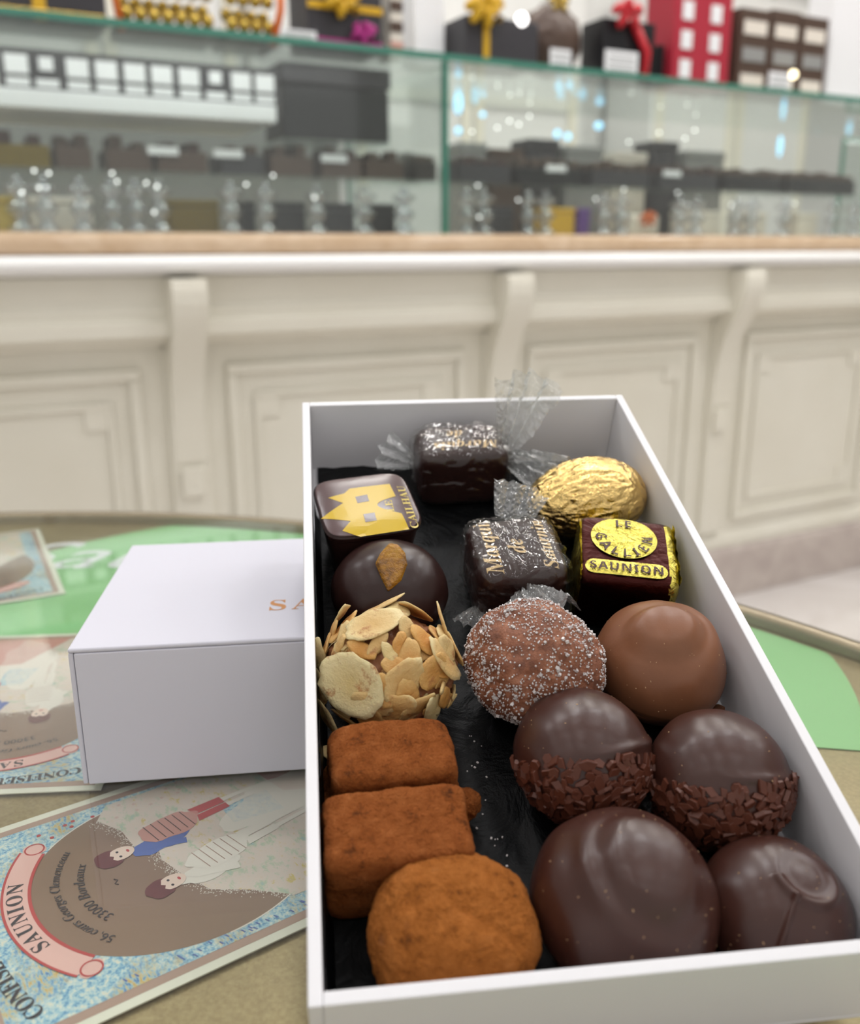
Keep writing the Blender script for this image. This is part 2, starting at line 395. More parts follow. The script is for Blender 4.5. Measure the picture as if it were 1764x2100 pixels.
# ================================================================== SETTING
tag(MB().box(-4, 6, -3, 8, -0.05, 0).obj('floor', M['floor']), kind='structure')
tag(MB().box(-4, 6, -1.9, 8, CEIL, CEIL + 0.05).obj('ceiling', M['ceil']), kind='structure')
tag(MB().box(-4.05, -4, -3, 8, 0, CEIL).obj('wall_left', M['wall']), kind='structure')
tag(MB().box(6, 6.05, -3, 8, 0, CEIL).obj('wall_right', M['wall']), kind='structure')
VB = 1.75
wb = MB().box(-5.5, 6.5, VB, VB + 0.06, 0, CEIL).obj('wall_back', M['wall']); wb.matrix_world = MC; tag(wb, kind='structure')
for k, u in enumerate((-0.95, 0.29, 1.55, 2.8)):
    t = MB().box(u - 0.09, u + 0.09, VB - 0.05, VB - 0.001, 0.0, CEIL - 0.002).obj('trim_%d' % (k + 1), M['wall'], bevel=0.01); t.matrix_world = MC; tag(t, kind='structure')

# ------------------------------------------------------------------ counter
ctr = empty('display_counter', MC)
tag(ctr, 'long cream panelled shop counter under the glass display case', 'counter')
U0, U1 = -1.9, 2.9
def extr(mb, prof, u0=U0, u1=U1, mi=0):
    n = len(prof)
    v = [(u0, a, b) for a, b in prof] + [(u1, a, b) for a, b in prof]
    return mb.add(v, [(i, (i + 1) % n, n + (i + 1) % n, n + i) for i in range(n)] + [tuple(range(n))[::-1], tuple(range(n, 2 * n))], mi)
MB().box(U0, U1, 0, 0.62, 0.0, 0.86).obj('body', M['cream'], ctr)
extr(MB(), [(0.0, 0.86), (-0.038, 0.86), (-0.038, 0.815), (-0.046, 0.806), (-0.046, 0.79), (-0.058, 0.784), (-0.058, 0.758), (-0.03, 0.752), (-0.018, 0.742), (0, 0.736)]).obj('cornice', M['cream'], ctr, bevel=0.003)
extr(MB(), [(0.6, 0.893), (-0.07, 0.893), (-0.082, 0.886), (-0.085, 0.876), (-0.078, 0.866), (-0.05, 0.861), (0.6, 0.8605)]).obj('top_board', M['lip'], ctr, bevel=0.004)
extr(MB(), [(0, 0.0), (-0.02, 0.0), (-0.02, 0.128), (-0.012, 0.142), (0, 0.142)]).obj('plinth', M['plinth'], ctr, bevel=0.002)
extr(MB(), [(0, 0.143), (-0.010, 0.143), (-0.010, 0.165), (-0.004, 0.18), (0, 0.185)]).obj('base_moulding', M['cream'], ctr, bevel=0.002)
slab = extr(MB(), [(0.58, 0.8935), (-0.035, 0.8935), (-0.045, 0.900), (-0.047, 0.914), (-0.043, 0.926), (-0.03, 0.9305), (0.58, 0.9305)]).obj('stone_slab', M['beige'], bevel=0.003)
slab.matrix_world = MC; tag(slab, 'long beige marble slab lying on the white counter top', 'slab')
PIL = [-1.17, -0.505, 0.16, 0.812, 1.465, 2.12]
for u in PIL:
    p = MB().box(u - 0.036, u + 0.036, -0.014, -0.0005, 0.19, 0.735)
    p.obj('pilaster', M['cream'], ctr, bevel=0.002)
    prof = []
    for i in range(17):
        t = i / 16; wz = 0.855 - t * 0.33
        prof.append((-0.016 - 0.078 * (0.5 + 0.5 * cos(pi * min(1, t * 1.15))) - 0.010 * sin(t * pi * 3) * (1 - t), wz))
    prof = [(-0.0145, 0.855)] + prof + [(-0.0145, 0.525)]
    c = extr(MB(), prof, u - 0.03, u + 0.03).obj('corbel', M['cream'], ctr, bevel=0.003)
    MB().box(u - 0.022, u + 0.022, -0.024, -0.0145, 0.46, 0.518).obj('corbel_drop', M['cream'], c, bevel=0.004)
def ring(mb, x0, x1, z0, z1, t, v0, v1):
    mb.box(x0, x1, v0, v1, z1 - t, z1); mb.box(x0, x1, v0, v1, z0, z0 + t)
    mb.box(x0, x0 + t, v0, v1, z0 + t, z1 - t); mb.box(x1 - t, x1, v0, v1, z0 + t, z1 - t)
for a, b in zip(PIL[:-1], PIL[1:]):
    x0, x1 = a + 0.078, b - 0.078
    mb = MB(); ring(mb, x0, x1, 0.215, 0.70, 0.02, -0.012, -0.0005)
    pn = mb.obj('door_panel', M['cream'], ctr, bevel=0.004)
    mb = MB(); ring(mb, x0 + 0.05, x1 - 0.05, 0.265, 0.645, 0.012, -0.007, -0.0005)
    for sx, xx in ((1, x0 + 0.05), (-1, x1 - 0.05)):
        for zz in (0.265, 0.645 - 0.05): mb.box(min(xx, xx + sx * 0.05), max(xx, xx + sx * 0.05), -0.005, -0.0005, zz, zz + 0.05)
    mb.obj('inner_moulding', M['cream'], pn, bevel=0.003)

# ------------------------------------------------------------------ glass display case
case = empty('glass_display_case', MC)
tag(case, 'long glass display case with green glass edges standing on the beige slab', 'display case')
GB, GT = 0.9315, 1.250
MB().box(-1.3, 2.5, 0.0, 0.50, GT, GT + 0.008).obj('top_pane', M['pane'], case)
MB().box(-1.3, 2.5, -0.006, -0.0003, GT - 0.001, GT + 0.010).obj('green_top_edge', M['green_edge'], case)
for a, b in ((-1.3, 0.036), (0.044, 2.5)):
    MB().box(a, b, 0.001, 0.007, GB, GT - 0.0005).obj('front_pane', M['pane'], case)
MB().box(0.0355, 0.0435, -0.003, 0.012, GB, GT - 0.0015).obj('green_joint', M['green_edge'], case)
MB().box(0.037, 0.043, 0.013, 0.48, GB, GT - 0.0015).obj('dividing_pane', M['pane'], case)
MB().box(0.034, 0.039, 0.478, 0.486, GB, GT - 0.0015).obj('green_rear_joint', M['green_edge'], case)
MB().box(1.55, 2.48, 0.30, 0.306, GB, 1.215).obj('inner_pane', M['pane'], case)
MB().box(1.55, 2.48, 0.296, 0.299, 1.205, 1.215).obj('green_inner_edge', M['green_edge'], case)
MB().box(1.542, 1.549, 0.296, 0.306, GB, 1.215).obj('green_inner_post', M['green_edge'], case)

def place(o, u, v, w_, rz=0):
    o.matrix_world = MC @ Matrix.Translation((u, v, w_)) @ Matrix.Rotation(rz, 4, 'Z'); return o
# upper shelf with ten small boxes
sh = MB().box(-1.25, -0.262, 0.12, 0.36, 1.135, 1.166).obj('display_shelf', M['white'], bevel=0.003); sh.matrix_world = MC
tag(sh, 'white shelf inside the glass case carrying a row of small dark boxes', 'shelf')
proto = None
names = ['first small dark box from the left on the white case shelf', 'second small dark box along the white case shelf, its label smaller', 'third small dark box along the white case shelf', 'fourth small dark box along the white case shelf', 'fifth small dark box along the white case shelf, pinkish side', 'sixth small dark box along the white case shelf', 'seventh small dark box along the white case shelf', 'eighth small dark box along the white shelf, its label smallest', 'ninth small dark box, last but one before the black box', 'last small dark box on the white shelf, beside the black box']
for i, px in enumerate((32, 92, 155, 213, 270, 325, 380, 433, 485, 537)):
    u, _w = G(px - (4 if i == 9 else 0), 150, 0.15)
    if proto is None:
        t = empty('gift_box')
        MB().box(-0.027, 0.027, -0.025, 0.025, 0, 0.062).obj('body', M['charcoal'], t, bevel=0.001)
        MB().box(-0.0185, 0.0185, -0.0262, -0.0252, 0.022, 0.052).obj('label', M['white'], t)
        MB().box(-0.0185, 0.0185, -0.0262, -0.0252, 0.003, 0.016).obj('price_strip', M['white'], t)
        proto = t
    else:
        t = copy_tree(proto)
    if i in (1, 7):
        for ch in [k for k in bpy.data.objects if k.parent == t and k.name.startswith('label')]:
            ch.scale = (0.62, 1, 0.7); ch.location.z = 0.014
    place(t, u, 0.15, 1.1665); tag(t, names[i], 'gift box', 'small dark boxes on the case shelf')
# big black box
u0, w0 = G(566, 150, 0.14); u1, w1 = G(800, 262, 0.14)
t = empty('black_gift_box'); place(t, (u0 + u1) / 2 + 0.006, 0.20, 1.112)
hw = (u1 - u0) / 2 - 0.006
MB().box(-hw, hw, -0.06, 0.06, 0, 0.10).obj('body', M['black'], t, bevel=0.006)
MB().box(-hw - 0.003, hw + 0.003, -0.063, 0.063, 0.1005, 0.137).obj('lid', M['charcoal'], t, bevel=0.004)
tag(t, 'large black box hanging high in the glass case, right of the white shelf', 'gift box')
st = MB().box((u0 + u1) / 2 - hw, (u0 + u1) / 2 + hw, 0.13, 0.28, 1.104, 1.1115).obj('display_shelf', M['pane']); st.matrix_world = MC
tag(st, 'clear glass shelf under the large black box', 'shelf')
cr = MB().box(-1.25, 0.032, 0.12, 0.44, 1.035, 1.041).obj('display_shelf', M['pane']); cr.matrix_world = MC
tag(cr, 'clear glass shelf carrying trays, left of the green glass joint', 'shelf')
cr = MB().box(0.048, 2.45, 0.12, 0.285, 1.035, 1.041).obj('display_shelf', M['pane']); cr.matrix_world = MC
tag(cr, 'clear glass shelf carrying trays, right of the green glass joint', 'shelf')
back = MB().box(-1.28, 0.03, 0.52, 0.535, 0.931, 1.20).obj('rear_screen', M['grey']); back.matrix_world = MC
tag(back, 'grey rear screen closing the left half of the glass case', 'screen')
# trays
TR = [(-20, 130, 'olive'), (20, 190, 'brownbox'), (215, 310, 'brownbox'), (320, 425, 'brownbox'), (450, 540, 'charcoal'), (550, 640, 'brownbox'), (655, 740, 'brownbox'), (745, 825, 'brownbox'), (845, 893, 'black'), (940, 1045, 'charcoal'), (1055, 1190, 'black'), (1210, 1330, 'charcoal'), (1350, 1470, 'charcoal'), (1485, 1600, 'black'), (1620, 1755, 'black')]
tray_words = ['olive gold', 'dark brown', 'dark brown', 'dark brown', 'charcoal', 'dark brown', 'dark brown', 'brown', 'black', 'charcoal', 'long black', 'charcoal', 'charcoal', 'black', 'black']
place_words = ['at the far left end of the case', 'beside the olive tray', 'third along from the left', 'fourth along from the left', 'fifth along from the left', 'below the left of the black box', 'below the black box', 'right of the black box', 'just left of the green glass joint', 'just right of the green glass joint', 'second right of the green joint', 'third right of the green joint', 'fourth right of the green joint', 'fifth right of the green joint', 'at the far right end of the case']
for i, (a, b, mm) in enumerate(TR):
    if i == 0: b = 105
    if i == 1: a = 112
    ua, _ = G(a, 330, 0.16); ub, _ = G(b, 330, 0.16)
    t = empty('chocolate_tray'); place(t, (ua + ub) / 2, 0.20, 1.0415)
    h = (ub - ua) / 2 - 0.002
    mb = MB(); mb.box(-h, h, -0.05, 0.05, 0, 0.038)
    mb.obj('body', M[mm], t, bevel=0.002)
    mb = MB(); rr = random.Random(i)
    n = max(2, int(h / 0.016))
    for k in range(n):
        for j in range(2):
            x = -h + (k + 0.5) * 2 * h / n
            mb.box(x - 0.011, x + 0.011, -0.045 + j * 0.045, -0.008 + j * 0.045, 0.0382, 0.050 + 0.012 * rr.random())
    mb.obj('chocolates', M[('olive' if i == 0 else 'brownbox') if i % 3 else 'dark'], t, bevel=0.003)
    tag(t, tray_words[i] + ' tray of chocolates on glass, ' + place_words[i], 'tray', 'chocolate trays in the case')
# dark and coloured boxes on the deck with cut glass stems between
DK = [(-10, 40, 'goldball'), (60, 190, 'offwhite'), (345, 450, 'olive'), (500, 525, 'black'), (562, 628, 'black'), (668, 728, 'black'), (762, 812, 'black'), (1000, 1055, 'charcoal'), (1125, 1180, 'yribbon'), (1188, 1212, 'purple'), (1410, 1480, 'offwhite'), (1530, 1575, 'offwhite'), (1640, 1680, 'offwhite')]
dk_l = ['gold foil sweet pack at the left end of the case deck', 'pale sweet pack on the deck, second from the left end', 'olive gold box on the deck of the case', 'narrow black box on the deck right of the olive box', 'wide black box on the deck below the black box above', 'second wide black box on the deck', 'last black box on the deck before the green joint', 'charcoal box on the deck right of the green joint', 'yellow sweet box on the deck beside a purple one', 'narrow purple box on the case deck', 'pale box on the deck right of the orange bow', 'small pale box on the deck, second from the right end', 'small pale box at the right end of the deck']
for i, (a, b, mm) in enumerate(DK):
    ua, _ = G(a, 430, 0.10); ub, _ = G(b, 430, 0.10)
    t = empty('sweet_box'); place(t, (ua + ub) / 2, 0.13, GB)
    h = (ub - ua) / 2
    MB().box(-h, h, -0.03, 0.03, 0, 0.048).obj('body', M[mm], t, bevel=0.004)
    MB().box(-h - 0.001, h + 0.001, -0.031, 0.031, 0.0483, 0.060).obj('lid', M[mm], t, bevel=0.003)
    tag(t, dk_l[i], 'box')
prof = [(0.0, 0), (0.020, 0), (0.022, 0.004), (0.010, 0.012), (0.006, 0.02), (0.011, 0.03), (0.016, 0.038), (0.011, 0.046), (0.006, 0.055), (0.009, 0.062), (0.018, 0.068), (0.020, 0.074), (0.0, 0.076)]
prof = [(min(r * 1.35, 0.022), z) for r, z in prof]
lids = [(0.0, 0.0765), (0.006, 0.077), (0.009, 0.083), (0.006, 0.09), (0.0, 0.091)]
proto = None
SX = [40, 92, 165, 228, 276, 324, 470, 541, 645, 742, 822, 950, 986, 1075, 1111, 1230, 1266, 1385, 1420, 1500, 1534, 1600, 1700, 1745]
sw = ['at the left end of the deck', 'second from the left end of the deck', 'beside the pale pack', 'left of the olive box, in front', 'middle of three left of the olive box', 'against the olive box, left side', 'right of the olive box', 'between the narrow and the wide black boxes', 'between the two wide black boxes', 'left of the last black box', 'just left of the green joint', 'just right of the green joint', 'second right of the green joint', 'right of the charcoal box', 'left of the yellow box', 'right of the purple box', 'left of the orange bow pack', 'right of the orange bow pack', 'left of the pale box', 'right of the pale box', 'between two pale boxes, left', 'between two pale boxes, right', 'right of the last pale box', 'at the right end of the deck']
for i, px in enumerate(SX):
    u, _ = G(px, 430, 0.07)
    if proto is None:
        t = empty('crystal_candlestick')
        MB().lathe(prof, 20).obj('stem', M['crystal'], t); MB().lathe(lids, 12).obj('knob', M['crystal'], t); proto = t
    else: t = copy_tree(proto)
    place(t, u, 0.055, GB); tag(t, 'sparkling cut glass stem ' + sw[i], 'glass stand', 'cut glass stems along the case deck')
def bow(mb, c, s, mi=0, loops=4):
    c = Vector(c)
    for k in range(loops):
        a = 2 * pi * k / loops + 0.4
        pts = [c + Vector((cos(a) * s * t_ * 1.2 , -0.3 * s * sin(pi * t_), sin(a) * s * t_ * 0.8 + 0.35 * s * sin(pi * t_))) for t_ in (0, 0.3, 0.6, 0.9, 1.0)]
        mb.tube(pts, [s * 0.12, s * 0.26, s * 0.34, s * 0.26, s * 0.1], 8, mi)
    return mb
u, _ = G(1325, 430, 0.10)
t = empty('sweet_pack'); place(t, u, 0.13, GB)
MB().box(-0.045, 0.045, -0.03, 0.03, 0, 0.05).obj('body', M['offwhite'], t, bevel=0.008); bow(MB(), (0, -0.038, 0.036), 0.020, 0, 5).obj('bow', M['orange'], t)
tag(t, 'pale sweet pack tied with an orange bow on the case deck', 'sweet pack')
# cartons on the deck behind the trays, right half
for i, (a, b, tp, mm, lb) in enumerate(((948, 1000, 292, 'grey', 'grey carton standing behind the trays, first right of the green joint'), (1010, 1075, 305, 'brownbox', 'brown carton standing behind the trays, second right of the green joint'), (1088, 1150, 285, 'charcoal', 'charcoal carton standing behind the trays, third right of the joint'), (1165, 1240, 300, 'grey', 'grey carton standing behind the trays, fourth right of the joint'), (1262, 1330, 312, 'offwhite', 'off white carton standing behind the trays, fifth right of the joint'), (1345, 1395, 290, 'charcoal', 'narrow charcoal carton standing behind the trays, right half of the case'), (1412, 1490, 310, 'grey', 'wide grey carton standing behind the trays, left of the inner glass post'))):
    ua, _ = G(a, tp, 0.34); ub, _ = G(b, tp, 0.34); _, wt = G((a + b) / 2, tp, 0.34)
    t = empty('carton'); place(t, (ua + ub) / 2, 0.385, GB); h = (ub - ua) / 2; ht = wt - GB
    MB().box(-h, h, -0.04, 0.04, 0, ht - 0.0205).obj('body', M[mm], t, bevel=0.003)
    MB().box(-h - 0.002, h + 0.002, -0.042, 0.042, ht - 0.02, ht).obj('lid', M[mm], t, bevel=0.002)
    tag(t, lb, 'carton')
# price cards inside
for i, (px, py) in enumerate(((470, 262), (335, 262), (690, 285), (1150, 318), (1390, 320))):
    u, w_ = G(px, py, 0.13)
    c = MB().box(-0.028, 0.028, -0.001, 0.001, 0.0, 0.014).obj('price_card', M['white']); place(c, u, 0.145, 1.0715)
    tag(c, 'white price card standing in front of a tray, ' + ['below the sixth shelf box', 'below the fourth shelf box', 'under the black box', 'left one right of the green joint', 'right one right of the green joint'][i], 'price card')
# two bulbs, then blue reflections and white glints added as small glowing shapes
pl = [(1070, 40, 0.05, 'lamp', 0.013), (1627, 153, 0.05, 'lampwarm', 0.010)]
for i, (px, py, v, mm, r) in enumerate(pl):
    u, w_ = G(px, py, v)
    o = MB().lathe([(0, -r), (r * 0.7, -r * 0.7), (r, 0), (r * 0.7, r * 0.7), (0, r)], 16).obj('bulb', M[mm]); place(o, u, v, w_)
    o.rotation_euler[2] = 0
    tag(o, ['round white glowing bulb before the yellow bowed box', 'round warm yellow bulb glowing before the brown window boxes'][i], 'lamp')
BL_ = [(940, 215, .010, .022), (940, 268, .008, .009), (975, 195, .008, .02), (990, 235, .007, .007), (1150, 195, .009, .011), (1195, 195, .010, .014), (1180, 190, .006, .006), (1143, 275, .008, .011), (1165, 280, .008, .010), (1228, 258, .011, .010), (1600, 300, .007, .032), (1658, 212, .018, .010), (1742, 262, .009, .020), (757, 292, .008, .013), (600, 271, .007, .006)]  # daylight reflections in the glass, put in as self-glowing shapes
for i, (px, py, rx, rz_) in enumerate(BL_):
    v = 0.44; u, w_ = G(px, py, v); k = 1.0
    o = MB().lathe([(0, -1), (0.6, -0.8), (1, -0.4), (1, 0.4), (0.6, 0.8), (0, 1)], 12).obj('glow_reflection', M['reflectblue'])
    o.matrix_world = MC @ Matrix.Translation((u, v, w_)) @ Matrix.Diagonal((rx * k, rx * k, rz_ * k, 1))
    tag(o, 'small blue daylight reflection in the glass case, added as a glowing shape', 'lamp', 'blue glowing reflections inside the glass case')
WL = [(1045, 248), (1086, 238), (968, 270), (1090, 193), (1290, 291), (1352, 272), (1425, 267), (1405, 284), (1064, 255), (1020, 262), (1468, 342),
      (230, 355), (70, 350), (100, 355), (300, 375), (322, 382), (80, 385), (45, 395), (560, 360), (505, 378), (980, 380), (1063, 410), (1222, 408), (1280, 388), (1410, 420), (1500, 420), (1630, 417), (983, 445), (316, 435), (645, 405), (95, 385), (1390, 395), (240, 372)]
for i, (px, py) in enumerate(WL):  # glints on the glassware, put in as tiny glowing beads
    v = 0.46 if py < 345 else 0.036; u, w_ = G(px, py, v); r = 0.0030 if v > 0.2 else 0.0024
    o = MB().lathe([(0, -1), (0.7, -0.7), (1, 0), (0.7, 0.7), (0, 1)], 10).obj('glint_bead', M['lamp'])
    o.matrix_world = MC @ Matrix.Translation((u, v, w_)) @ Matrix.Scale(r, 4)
    tag(o, 'tiny white glint in the glass display case, added as a glowing bead', 'light', 'added glowing glints in the glass case')

# ------------------------------------------------------------------ gifts standing on top of the glass case
GZ = GT + 0.0085
def gift(px0, px1, top, v, depth, name, mm, label, cat='gift box', bev=0.002):
    ua, _ = G(px0, 60, v); ub, _ = G(px1, 60, v); _, wt = G((px0 + px1) / 2, top, v)
    t = empty(name); place(t, (ua + ub) / 2, v + depth / 2, GZ)
    h = (ub - ua) / 2; ht = wt - GZ
    MB().box(-h, h, -depth / 2, depth / 2, 0, ht).obj('body', M[mm], t, bevel=bev)
    tag(t, label, cat)
    return t, h, ht, depth / 2
t, h, ht, d = gift(-60, 222, -60, 0.06, 0.12, 'gift_box', 'charcoal', 'dark gift box with gold beaded edge at the left end of the case top')
mb = MB()
for k in range(26): mb.lathe([(0, -.006), (.0055, -.003), (.0055, .003), (0, .006)], 8, 0, (-h + 0.01 + k * (2 * h - .02) / 25, -d - 0.006, 0.012))
mb.obj('gold_beads', M['goldball'], t); MB().box(-0.01, 0.01, -d - 0.003, -d - 0.0005, 0, ht).obj('ribbon', M['yribbon'], t)
t = empty('wrapped_basket'); u, _ = G(355, 60, 0.06); place(t, u, 0.13, GZ); 
MB().box(-0.085, 0.085, -0.05, 0.05, 0, 0.02).obj('tray', M['brownbox'], t, bevel=0.003)
rr = random.Random(3); bb = MB().lathe([(0, -.012), (.009, -.009), (.012, 0), (.009, .009), (0, .012)], 10)
for k in range(42):
    r_ = k // 7; bb2 = bb.obj('gold_sweet', M['goldball'], t) if k == 0 else first.copy()
    if k == 0: first = bb2
    else: COL.objects.link(bb2); bb2.parent = t
    bb2.location = (-0.07 + (k % 7) * 0.0233, -0.038 + 0.03 * (r_ % 2), 0.033 + 0.021 * r_)
MB().tube([(-0.083, -0.056, 0.0), (-0.092, -0.058, 0.06), (-0.083, -0.056, 0.16)], 0.006).obj('ribbon', M['orange'], t)
tag(t, 'basket of gold wrapped sweets with an orange ribbon at its left', 'gift basket')
t = empty('wrapped_basket'); u, _ = G(525, 60, 0.06); place(t, u, 0.13, GZ)
MB().box(-0.05, 0.05, -0.05, 0.05, 0, 0.02).obj('tray', M['brownbox'], t, bevel=0.003)
for k in range(24):
    b2 = first.copy(); COL.objects.link(b2); b2.parent = t; b2.location = (-0.034 + (k % 4) * 0.0228, -0.038 + 0.03 * ((k // 4) % 2), 0.033 + 0.021 * (k // 4))
MB().tube([(0.035, -0.056, 0.0), (0.052, -0.058, 0.06), (0.058, -0.056, 0.16)], 0.007).obj('ribbon', M['orange'], t)
tag(t, 'narrower basket of gold wrapped sweets with an orange ribbon at its right', 'gift basket')
def pcard(px, py, v, wd, hh, lab):
    u, w_ = G(px, py, v); o = empty('price_card'); place(o, u, v, GZ)
    MB().box(-wd, wd, -0.0012, 0.0012, 0, hh).obj('card', M['white'], o)
    mb = MB()
    for k in range(3): mb.box(-wd * 0.8, wd * 0.8, -0.0019, -0.0014, hh * (0.22 + 0.25 * k), hh * (0.28 + 0.25 * k))
    mb.obj('print_lines', M['grey'], o); tag(o, lab, 'price card')
pcard(612, 66, 0.03, 0.034, 0.022, 'white price card at the foot of the orange ribboned basket')
t, h, ht, d = gift(632, 784, -50, 0.05, 0.10, 'gift_box', 'charcoal', 'dark gift box with a yellow and a magenta bow on the case top')
bow(MB(), (-0.012, -d - 0.012, 0.074), 0.030, 0, 6).obj('yellow_bow', M['yribbon'], t); bow(MB(), (0.030, -d - 0.014, 0.026), 0.022, 0, 6).obj('magenta_bow', M['magenta'], t)
MB().box(-h, h, -d - 0.003, -d - 0.0005, 0.066, 0.078).obj('yellow_ribbon', M['yribbon'], t); MB().box(-h, h, -d - 0.003, -d - 0.0005, 0.008, 0.018).obj('magenta_ribbon', M['magenta'], t)
t, h, ht, d = gift(800, 826, -50, 0.07, 0.06, 'striped_box', 'offwhite', 'slim striped box right of the magenta bow on the case top')
for k in range(4): MB().box(-h, h, -d - 0.002, -d - 0.0005, 0.01 + k * 0.036, 0.028 + k * 0.036).obj('stripe', M['brownbox' if k else 'pinkcloth'], t)
t, h, ht, d = gift(850, 912, -60, 0.12, 0.06, 'white_box', 'white', 'plain tall white box in the middle of the case top')
t, h, ht, d = gift(956, 1105, 38, 0.05, 0.10, 'gift_box', 'charcoal', 'dark gift box tied with a yellow ribbon, right of the tall white box')
bow(MB(), (-0.05, -d - 0.008, ht + 0.005), 0.036, 0, 7).obj('bow', M['yribbon'], t); MB().box(-0.047, -0.033, -d - 0.003, -d - 0.0005, 0, ht).obj('ribbon', M['yribbon'], t)
t = empty('wrapped_sweets'); u, _ = G(1172, 60, 0.05); place(t, u, 0.13, GZ)
blob(lambda q: Vector((q.x * 0.075, q.y * 0.055, 0.075 + q.z * 0.073)) * (1 + 0.06 * fract(q, 4)), 14).obj('bundle', M['brownbox'], t)
bow(MB(), (0.0, -0.03, 0.14), 0.022, 0, 5).obj('bow', M['goldball'], t)
tag(t, 'round brown wrapped bundle of sweets on the case top', 'gift')
pcard(1150, 110, 0.03, 0.026, 0.040, 'white price card before the round brown bundle')
t, h, ht, d = gift(1238, 1345, 42, 0.07, 0.08, 'gift_box', 'black', 'black gift box with a red ribbon and bow on the case top')
bow(MB(), (-0.02, -d - 0.01, ht + 0.002), 0.034, 0, 5).obj('bow', M['red'], t)
MB().tube([(0.0, -d - 0.008, ht), (0.04, -d - 0.012, 0.06), (0.035, -d - 0.012, 0.0)], 0.010).obj('ribbon', M['red'], t)
pcard(1275, 118, 0.03, 0.044, 0.050, 'white printed price card before the red bowed box')
t, h, ht, d = gift(1354, 1366, 92, 0.09, 0.05, 'small_box', 'black', 'small black box between the red ribbon and the red box')
t, h, ht, d = gift(1384, 1500, -30, 0.07, 0.10, 'window_box', 'redbox', 'tall red box with white window squares on the case top')
for i in range(2):
    for j in range(3): MB().box(-h + 0.02 + i * h, -h + 0.052 + i * h, -d - 0.002, -d - 0.0005, 0.02 + j * 0.06, 0.058 + j * 0.06).obj('window_square', M['white'], t)
for j, (a, b) in enumerate(((1518, 1580), (1583, 1642), (1645, 1700))):
    t, h, ht, d = gift(a, b, [18, 22, 35][j], 0.08, 0.08, 'window_box', 'brownbox', ['brown window box, first of three right of the red box', 'brown window box, middle of the three by the yellow bulb', 'brown window box, last of three, beside the white carton'][j], )
    o = t
    for k in range(3): MB().box(-h + 0.012, h - 0.012, -d - 0.002, -d - 0.0005, 0.015 + k * 0.058, 0.045 + k * 0.058).obj('window_square', M['offwhite' if k != 1 else 'grey'], t)
pcard(1600, 140, 0.03, 0.034, 0.045, 'white price card before the brown window boxes')
t, h, ht, d = gift(1706, 1840, -40, 0.10, 0.08, 'white_carton', 'white', 'white carton at the right end of the case top')
# things behind the case: wall cabinets
for i, (u, wz, ww, hh, mm) in enumerate(((-1.4, 0, 0.75, 1.75, 'wall'), (-0.35, 0, 0.85, 1.9, 'wall'), (0.92, 0, 0.95, 1.5, 'wall'), (2.2, 0, 0.9, 1.9, 'wall'))):
    t = empty('wall_cabinet'); place(t, u, VB - 0.20, 0)
    MB().box(-ww / 2, ww / 2, -0.15, 0.14, 0, hh).obj('body', M['wall'], t, bevel=0.006)
    for s in (-1, 1):
        dr = MB(); ring(dr, min(0.01 * s, s * (ww / 2 - 0.02)), max(0.01 * s, s * (ww / 2 - 0.02)), 0.1, hh - 0.06, 0.035, -0.165, -0.1505); dr.obj('cabinet_door', M['cream'], t, bevel=0.003)
    tag(t, ['pale cabinet behind the left end of the glass case', 'pale cabinet behind the black box', 'low pale cabinet behind the case right of the joint', 'pale cabinet behind the right end of the glass case'][i], 'cabinet')

# ================================================================== TABLE
TC = Vector((-0.2152, 0.0477, 0)); TRD = 0.469
tb = empty('round_table', loc=(TC.x, TC.y, 0)); tag(tb, 'round cafe table with dull gold top under clear glass and brass rim', 'table')
def disc(r, z0, z1, n=160): return MB().lathe([(0, z0), (r, z0), (r, z1), (0, z1)], n, smooth=False)
disc(0.4645, 0.728, 0.745).obj('table_top', M['gold_top'], tb)
MB().lathe([(0.4648, 0.722), (0.470, 0.722), (0.4715, 0.736), (0.470, 0.7508), (0.4655, 0.7508), (0.4648, 0.745), (0.4648, 0.722)], 160).obj('rim', M['brass'], tb)
disc(0.4645, 0.7475, 0.750).obj('glass_sheet', M['glass'], tb)
MB().lathe([(0, 0.727), (0.1, 0.727), (0.03, 0.70), (0.026, 0.4), (0.026, 0.1), (0.05, 0.04), (0.24, 0.012), (0.25, 0.0), (0, 0)], 40).obj('pedestal', M['iron'], tb)
CZ0 = 0.7455
# green sheets under the glass
def green_sheet(cx, cy, r, ymin, label, slope=-0.16):
    pts = []
    for k in range(240):
        a = 2 * pi * k / 240; x, y = cx + r * cos(a), cy + r * sin(a)
        d = Vector((x, y)) - TC.xy
        if d.length > 0.462: d = d.normalized() * 0.462; x, y = TC.x + d.x, TC.y + d.y
        if ymin is not None: y = max(y, ymin + slope * (x + 0.1))
        pts.append((x, y))
    o = MB().prism(pts, CZ0 - 0.0003, CZ0).obj('green_paper', M['green']); tag(o, label, 'paper mat'); return o
gs = green_sheet(-0.043, 0.338, 0.197, 0.292, 'large light green round paper with white script under the table glass')
green_sheet(0.13, -0.045, 0.14, None, 'unseen light green round paper added at the near side, below the chocolate box')  # out of view, added to bounce green onto the box front
P0 = onz(300, 1104, CZ0); 
text_obj('white_script', 'Saunion', 0.062, lambda x, y: Vector((-0.125 + x + 0.35 * y, 0.452 + y - 0.02 + 0.02 * x, CZ0 + 0.00015)), M['white'], gs)

